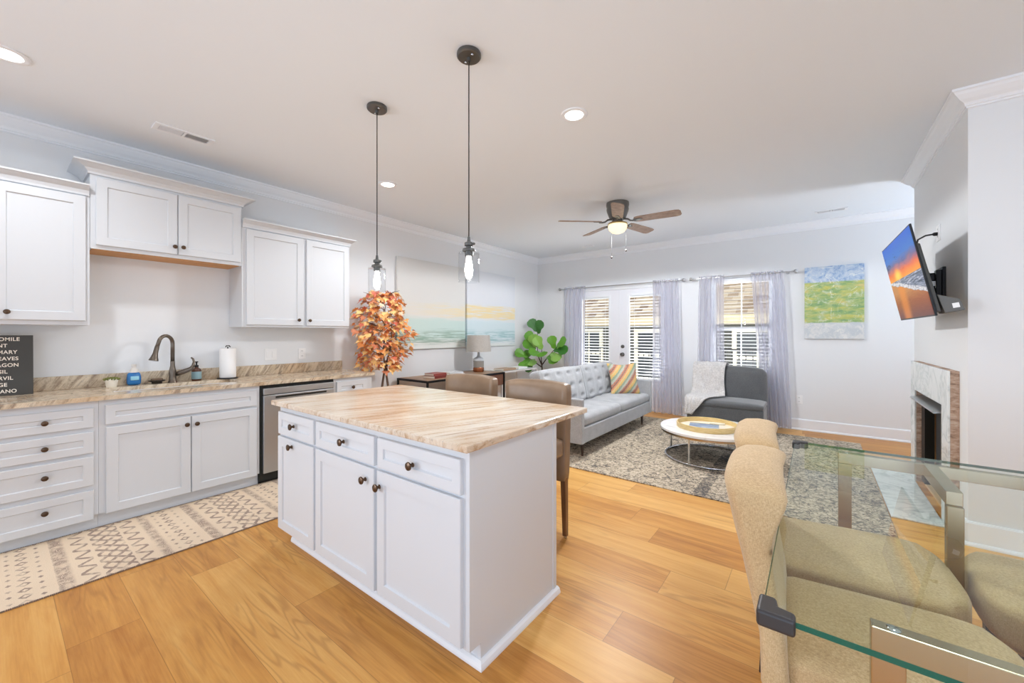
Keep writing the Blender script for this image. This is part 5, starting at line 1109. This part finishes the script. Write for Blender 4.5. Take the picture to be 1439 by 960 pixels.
bm = BM(); tube(bm, [(XC - 0.035, 4.52, 2.125), (XC - 0.07, 4.54, 2.125), (XC - 0.10, 4.64, 2.115), (XC - 0.10, 4.72, 2.06), (XC - 0.09, 4.72, 1.96), (XC - 0.08, 4.60, 1.88), (XC - 0.08, 4.36, 1.80), (XC - 0.085, 4.30, 1.74), (XC - 0.085, 4.34, 1.66)], 0.0065, 8); lathe(bm, [(0, 0), (0.014, 0.0), (0.014, 0.02), (0.006, 0.03), (0, 0.03)], (XC - 0.008, 4.52, 2.125), (-1, 0, 0), 12); obj('power_cord', bm, BLACK, t, smooth=True, angle=50)
plate('wall_outlet', 'white outlet plate high on the chimney breast behind the television', 'outlet', (XC, 4.52, 2.13), (0, -1, 0), (-1, 0, 0), 0.12, 0.125, 'outlet')

# ================================================================== dining table and chairs
GX0, GX1, GY0, GY1, GZ = -0.090, 0.965, 0.985, 2.655, 0.755
t = thing('dining_table', 'glass dining table on a brushed metal frame with black corner guards', 'table', (0.44, 1.82, 0))
bm = BM(); box(bm, GX0 + 0.001, GX1 - 0.001, GY0 + 0.001, GY1 - 0.001, GZ - 0.012, GZ); obj('glass_top', bm, TGLASS, t)
bm = BM(); z0_, z1_ = GZ - 0.0118, GZ - 0.0002
box(bm, GX0, GX1, GY0, GY0 + 0.0008, z0_, z1_); box(bm, GX0, GX1, GY1 - 0.0008, GY1, z0_, z1_); box(bm, GX0, GX0 + 0.0008, GY0 + 0.0008, GY1 - 0.0008, z0_, z1_); box(bm, GX1 - 0.0008, GX1, GY0 + 0.0008, GY1 - 0.0008, z0_, z1_)
obj('glass_edge', bm, GEDGE, t, label='dark green polished glass edge')
for xx_, sx in ((GX0, 1), (GX1, -1)):
    for yy_, sy in ((GY0, 1), (GY1, -1)):
        bm = BM()
        pts = [(-0.010, -0.010), (0.058, -0.010), (0.058, 0.022), (0.028, 0.028), (0.022, 0.058), (-0.010, 0.058)]
        prism(bm, [(xx_ + a * sx, yy_ + b * sy) for a, b in pts], 'z', GZ - 0.030, GZ + 0.006); obj('corner_guard', bm, Mat('guard_black', rgb(52, 48, 48), 0.45), t, bevel=0.007, seg=3)
zt = GZ - 0.013
for yf, sgn in ((1.105, 1), (2.60, -1)):
    bm = BM(); a0, a1 = 0.090, 0.790
    box(bm, a0, a1, yf - 0.016, yf + 0.016, zt - 0.052, zt); box(bm, a0, a0 + 0.052, yf - 0.016, yf + 0.016, 0, zt - 0.052); box(bm, a1 - 0.052, a1, yf - 0.016, yf + 0.016, 0, zt - 0.052)
    fr_ = obj('end_frame', bm, FRAMEM, t, bevel=0.002)
    ym = yf + sgn * 0.40
    if sgn < 0: bm = BM(); box(bm, 0.392, 0.438, min(yf + sgn * 0.016, ym), max(yf + sgn * 0.016, ym), zt - 0.052, zt); box(bm, 0.392, 0.438, ym - 0.016, ym + 0.016, 0, zt - 0.052); obj('centre_leg', bm, FRAMEM, t, bevel=0.002)
    for xx_ in (0.125, 0.755):
        bm = BM(); lathe(bm, [(0, zt), (0.012, zt), (0.012, zt + 0.0008), (0, zt + 0.0009)], (xx_, yf, 0), n=16); obj('glass_bumper', bm, CHROME, fr_, smooth=True)

# scroll back parsons chair, facing +x
def chair_parts(t, dy):
    y0, y1 = 1.285 + dy, 1.810 + dy
    prof = [(-0.124, 0.385), (-0.125, 0.46), (-0.128, 0.51), (-0.151, 0.60), (-0.172, 0.69), (-0.198, 0.79), (-0.213, 0.86), (-0.218, 0.885), (-0.212, 0.906), (-0.192, 0.919), (-0.145, 0.924), (-0.098, 0.920), (-0.068, 0.910), (-0.060, 0.896), (-0.064, 0.872), (-0.076, 0.835), (-0.094, 0.790), (-0.099, 0.755), (-0.094, 0.69), (-0.080, 0.60), (-0.064, 0.50), (-0.056, 0.385)]
    n = 16; rings = []
    cx_ = -0.125
    for i in range(n + 1):
        f = i / n; yy = y0 + (y1 - y0) * (0.5 - 0.5 * math.cos(PI * f))
        e = min(yy - y0, y1 - yy); k = 1.0 if e > 0.03 else math.sqrt(max(0.0, 1 - ((0.03 - e) / 0.03) ** 2))
        t_ = (yy - y0) / (y1 - y0); ed = abs(2 * t_ - 1)
        sh_ = 0.014 * (1 - k); arch = 0.012 - 0.030 * ed ** 4
        rear = 0.030 * ed ** 4; bow = -0.012 * (1 - ed ** 2)
        ring = []
        for j, (x, z) in enumerate(prof):
            nx, nz = prof[(j + 1) % len(prof)][1] - prof[j - 1][1], -(prof[(j + 1) % len(prof)][0] - prof[j - 1][0])
            l_ = math.hypot(nx, nz) or 1
            zz_ = z + (arch * max(0, (z - 0.75) / 0.2) if z > 0.75 else 0)
            fr_ = min(1.0, max(0.0, (-0.075 - x) / 0.11)) * min(1.0, max(0.0, (z - 0.45) / 0.3))
            ring.append((x + nx / l_ * sh_ + rear * fr_ + bow * min(1.0, max(0.0, (z - 0.4) / 0.3)), yy, zz_ + nz / l_ * sh_ * (1 if z > 0.4 else 0)))
        rings.append(ring)
    bm = BM(); loft(bm, rings); obj('backrest', bm, LINEN, t, smooth=True, angle=60)
    def seat_shape(p, s):
        # front corners rounded in plan
        x, y = p.x, p.y
        if s.x > 0.3: y *= 1 - 0.14 * ((s.x - 0.3) / 0.7) ** 4
        x -= 0.05 * s.y ** 4 * max(0, s.x); y *= 1.0 + 0.07 * s.x
        return (x, y, p.z)
    bm = BM(); rbox(bm, (0.200, (y0 + y1) / 2, 0.400), (0.55, y1 - y0 - 0.02, 0.135), 0.030, 16, (0, 0, 0.016), shape=seat_shape); obj('seat', bm, LINEN, t, smooth=True)
    for lx, ly, tx in ((-0.090, y0 + 0.045, -0.025), (-0.090, y1 - 0.045, -0.025), (0.385, y0 + 0.085, 0.0), (0.385, y1 - 0.085, 0.0)):
        bm = BM(); a, b = 0.022, 0.016
        hexa(bm, [(lx + tx - b, ly - b, 0), (lx + tx + b, ly - b, 0), (lx + tx + b, ly + b, 0), (lx + tx - b, ly + b, 0), (lx - a, ly - a, 0.365), (lx + a, ly - a, 0.365), (lx + a, ly + a, 0.365), (lx - a, ly + a, 0.365)]); obj('leg', bm, DLEG, t, bevel=0.002)
t = thing('dining_chair', 'beige linen scroll back chair at the left near side of the glass table', 'chair', (0.15, 1.5475, 0), 'beige chairs around the glass table')
chair_parts(t, 0.0)
TW = math.radians(3)                     # the chairs stand a little askew
t.location = (0.140, 1.545, 0); t.rotation_euler = (0, 0, TW)
dup(t, (0.085, 2.095, 0.0), 'beige linen scroll back chair at the left far side of the glass table', TW * 1.4)
dup(t, (0.775, 2.170, 0.0), 'beige linen chair at the right far side of the glass table', PI)
dup(t, (0.795, 1.530, 0.0), 'beige linen chair at the right near side of the glass table', PI + TW)
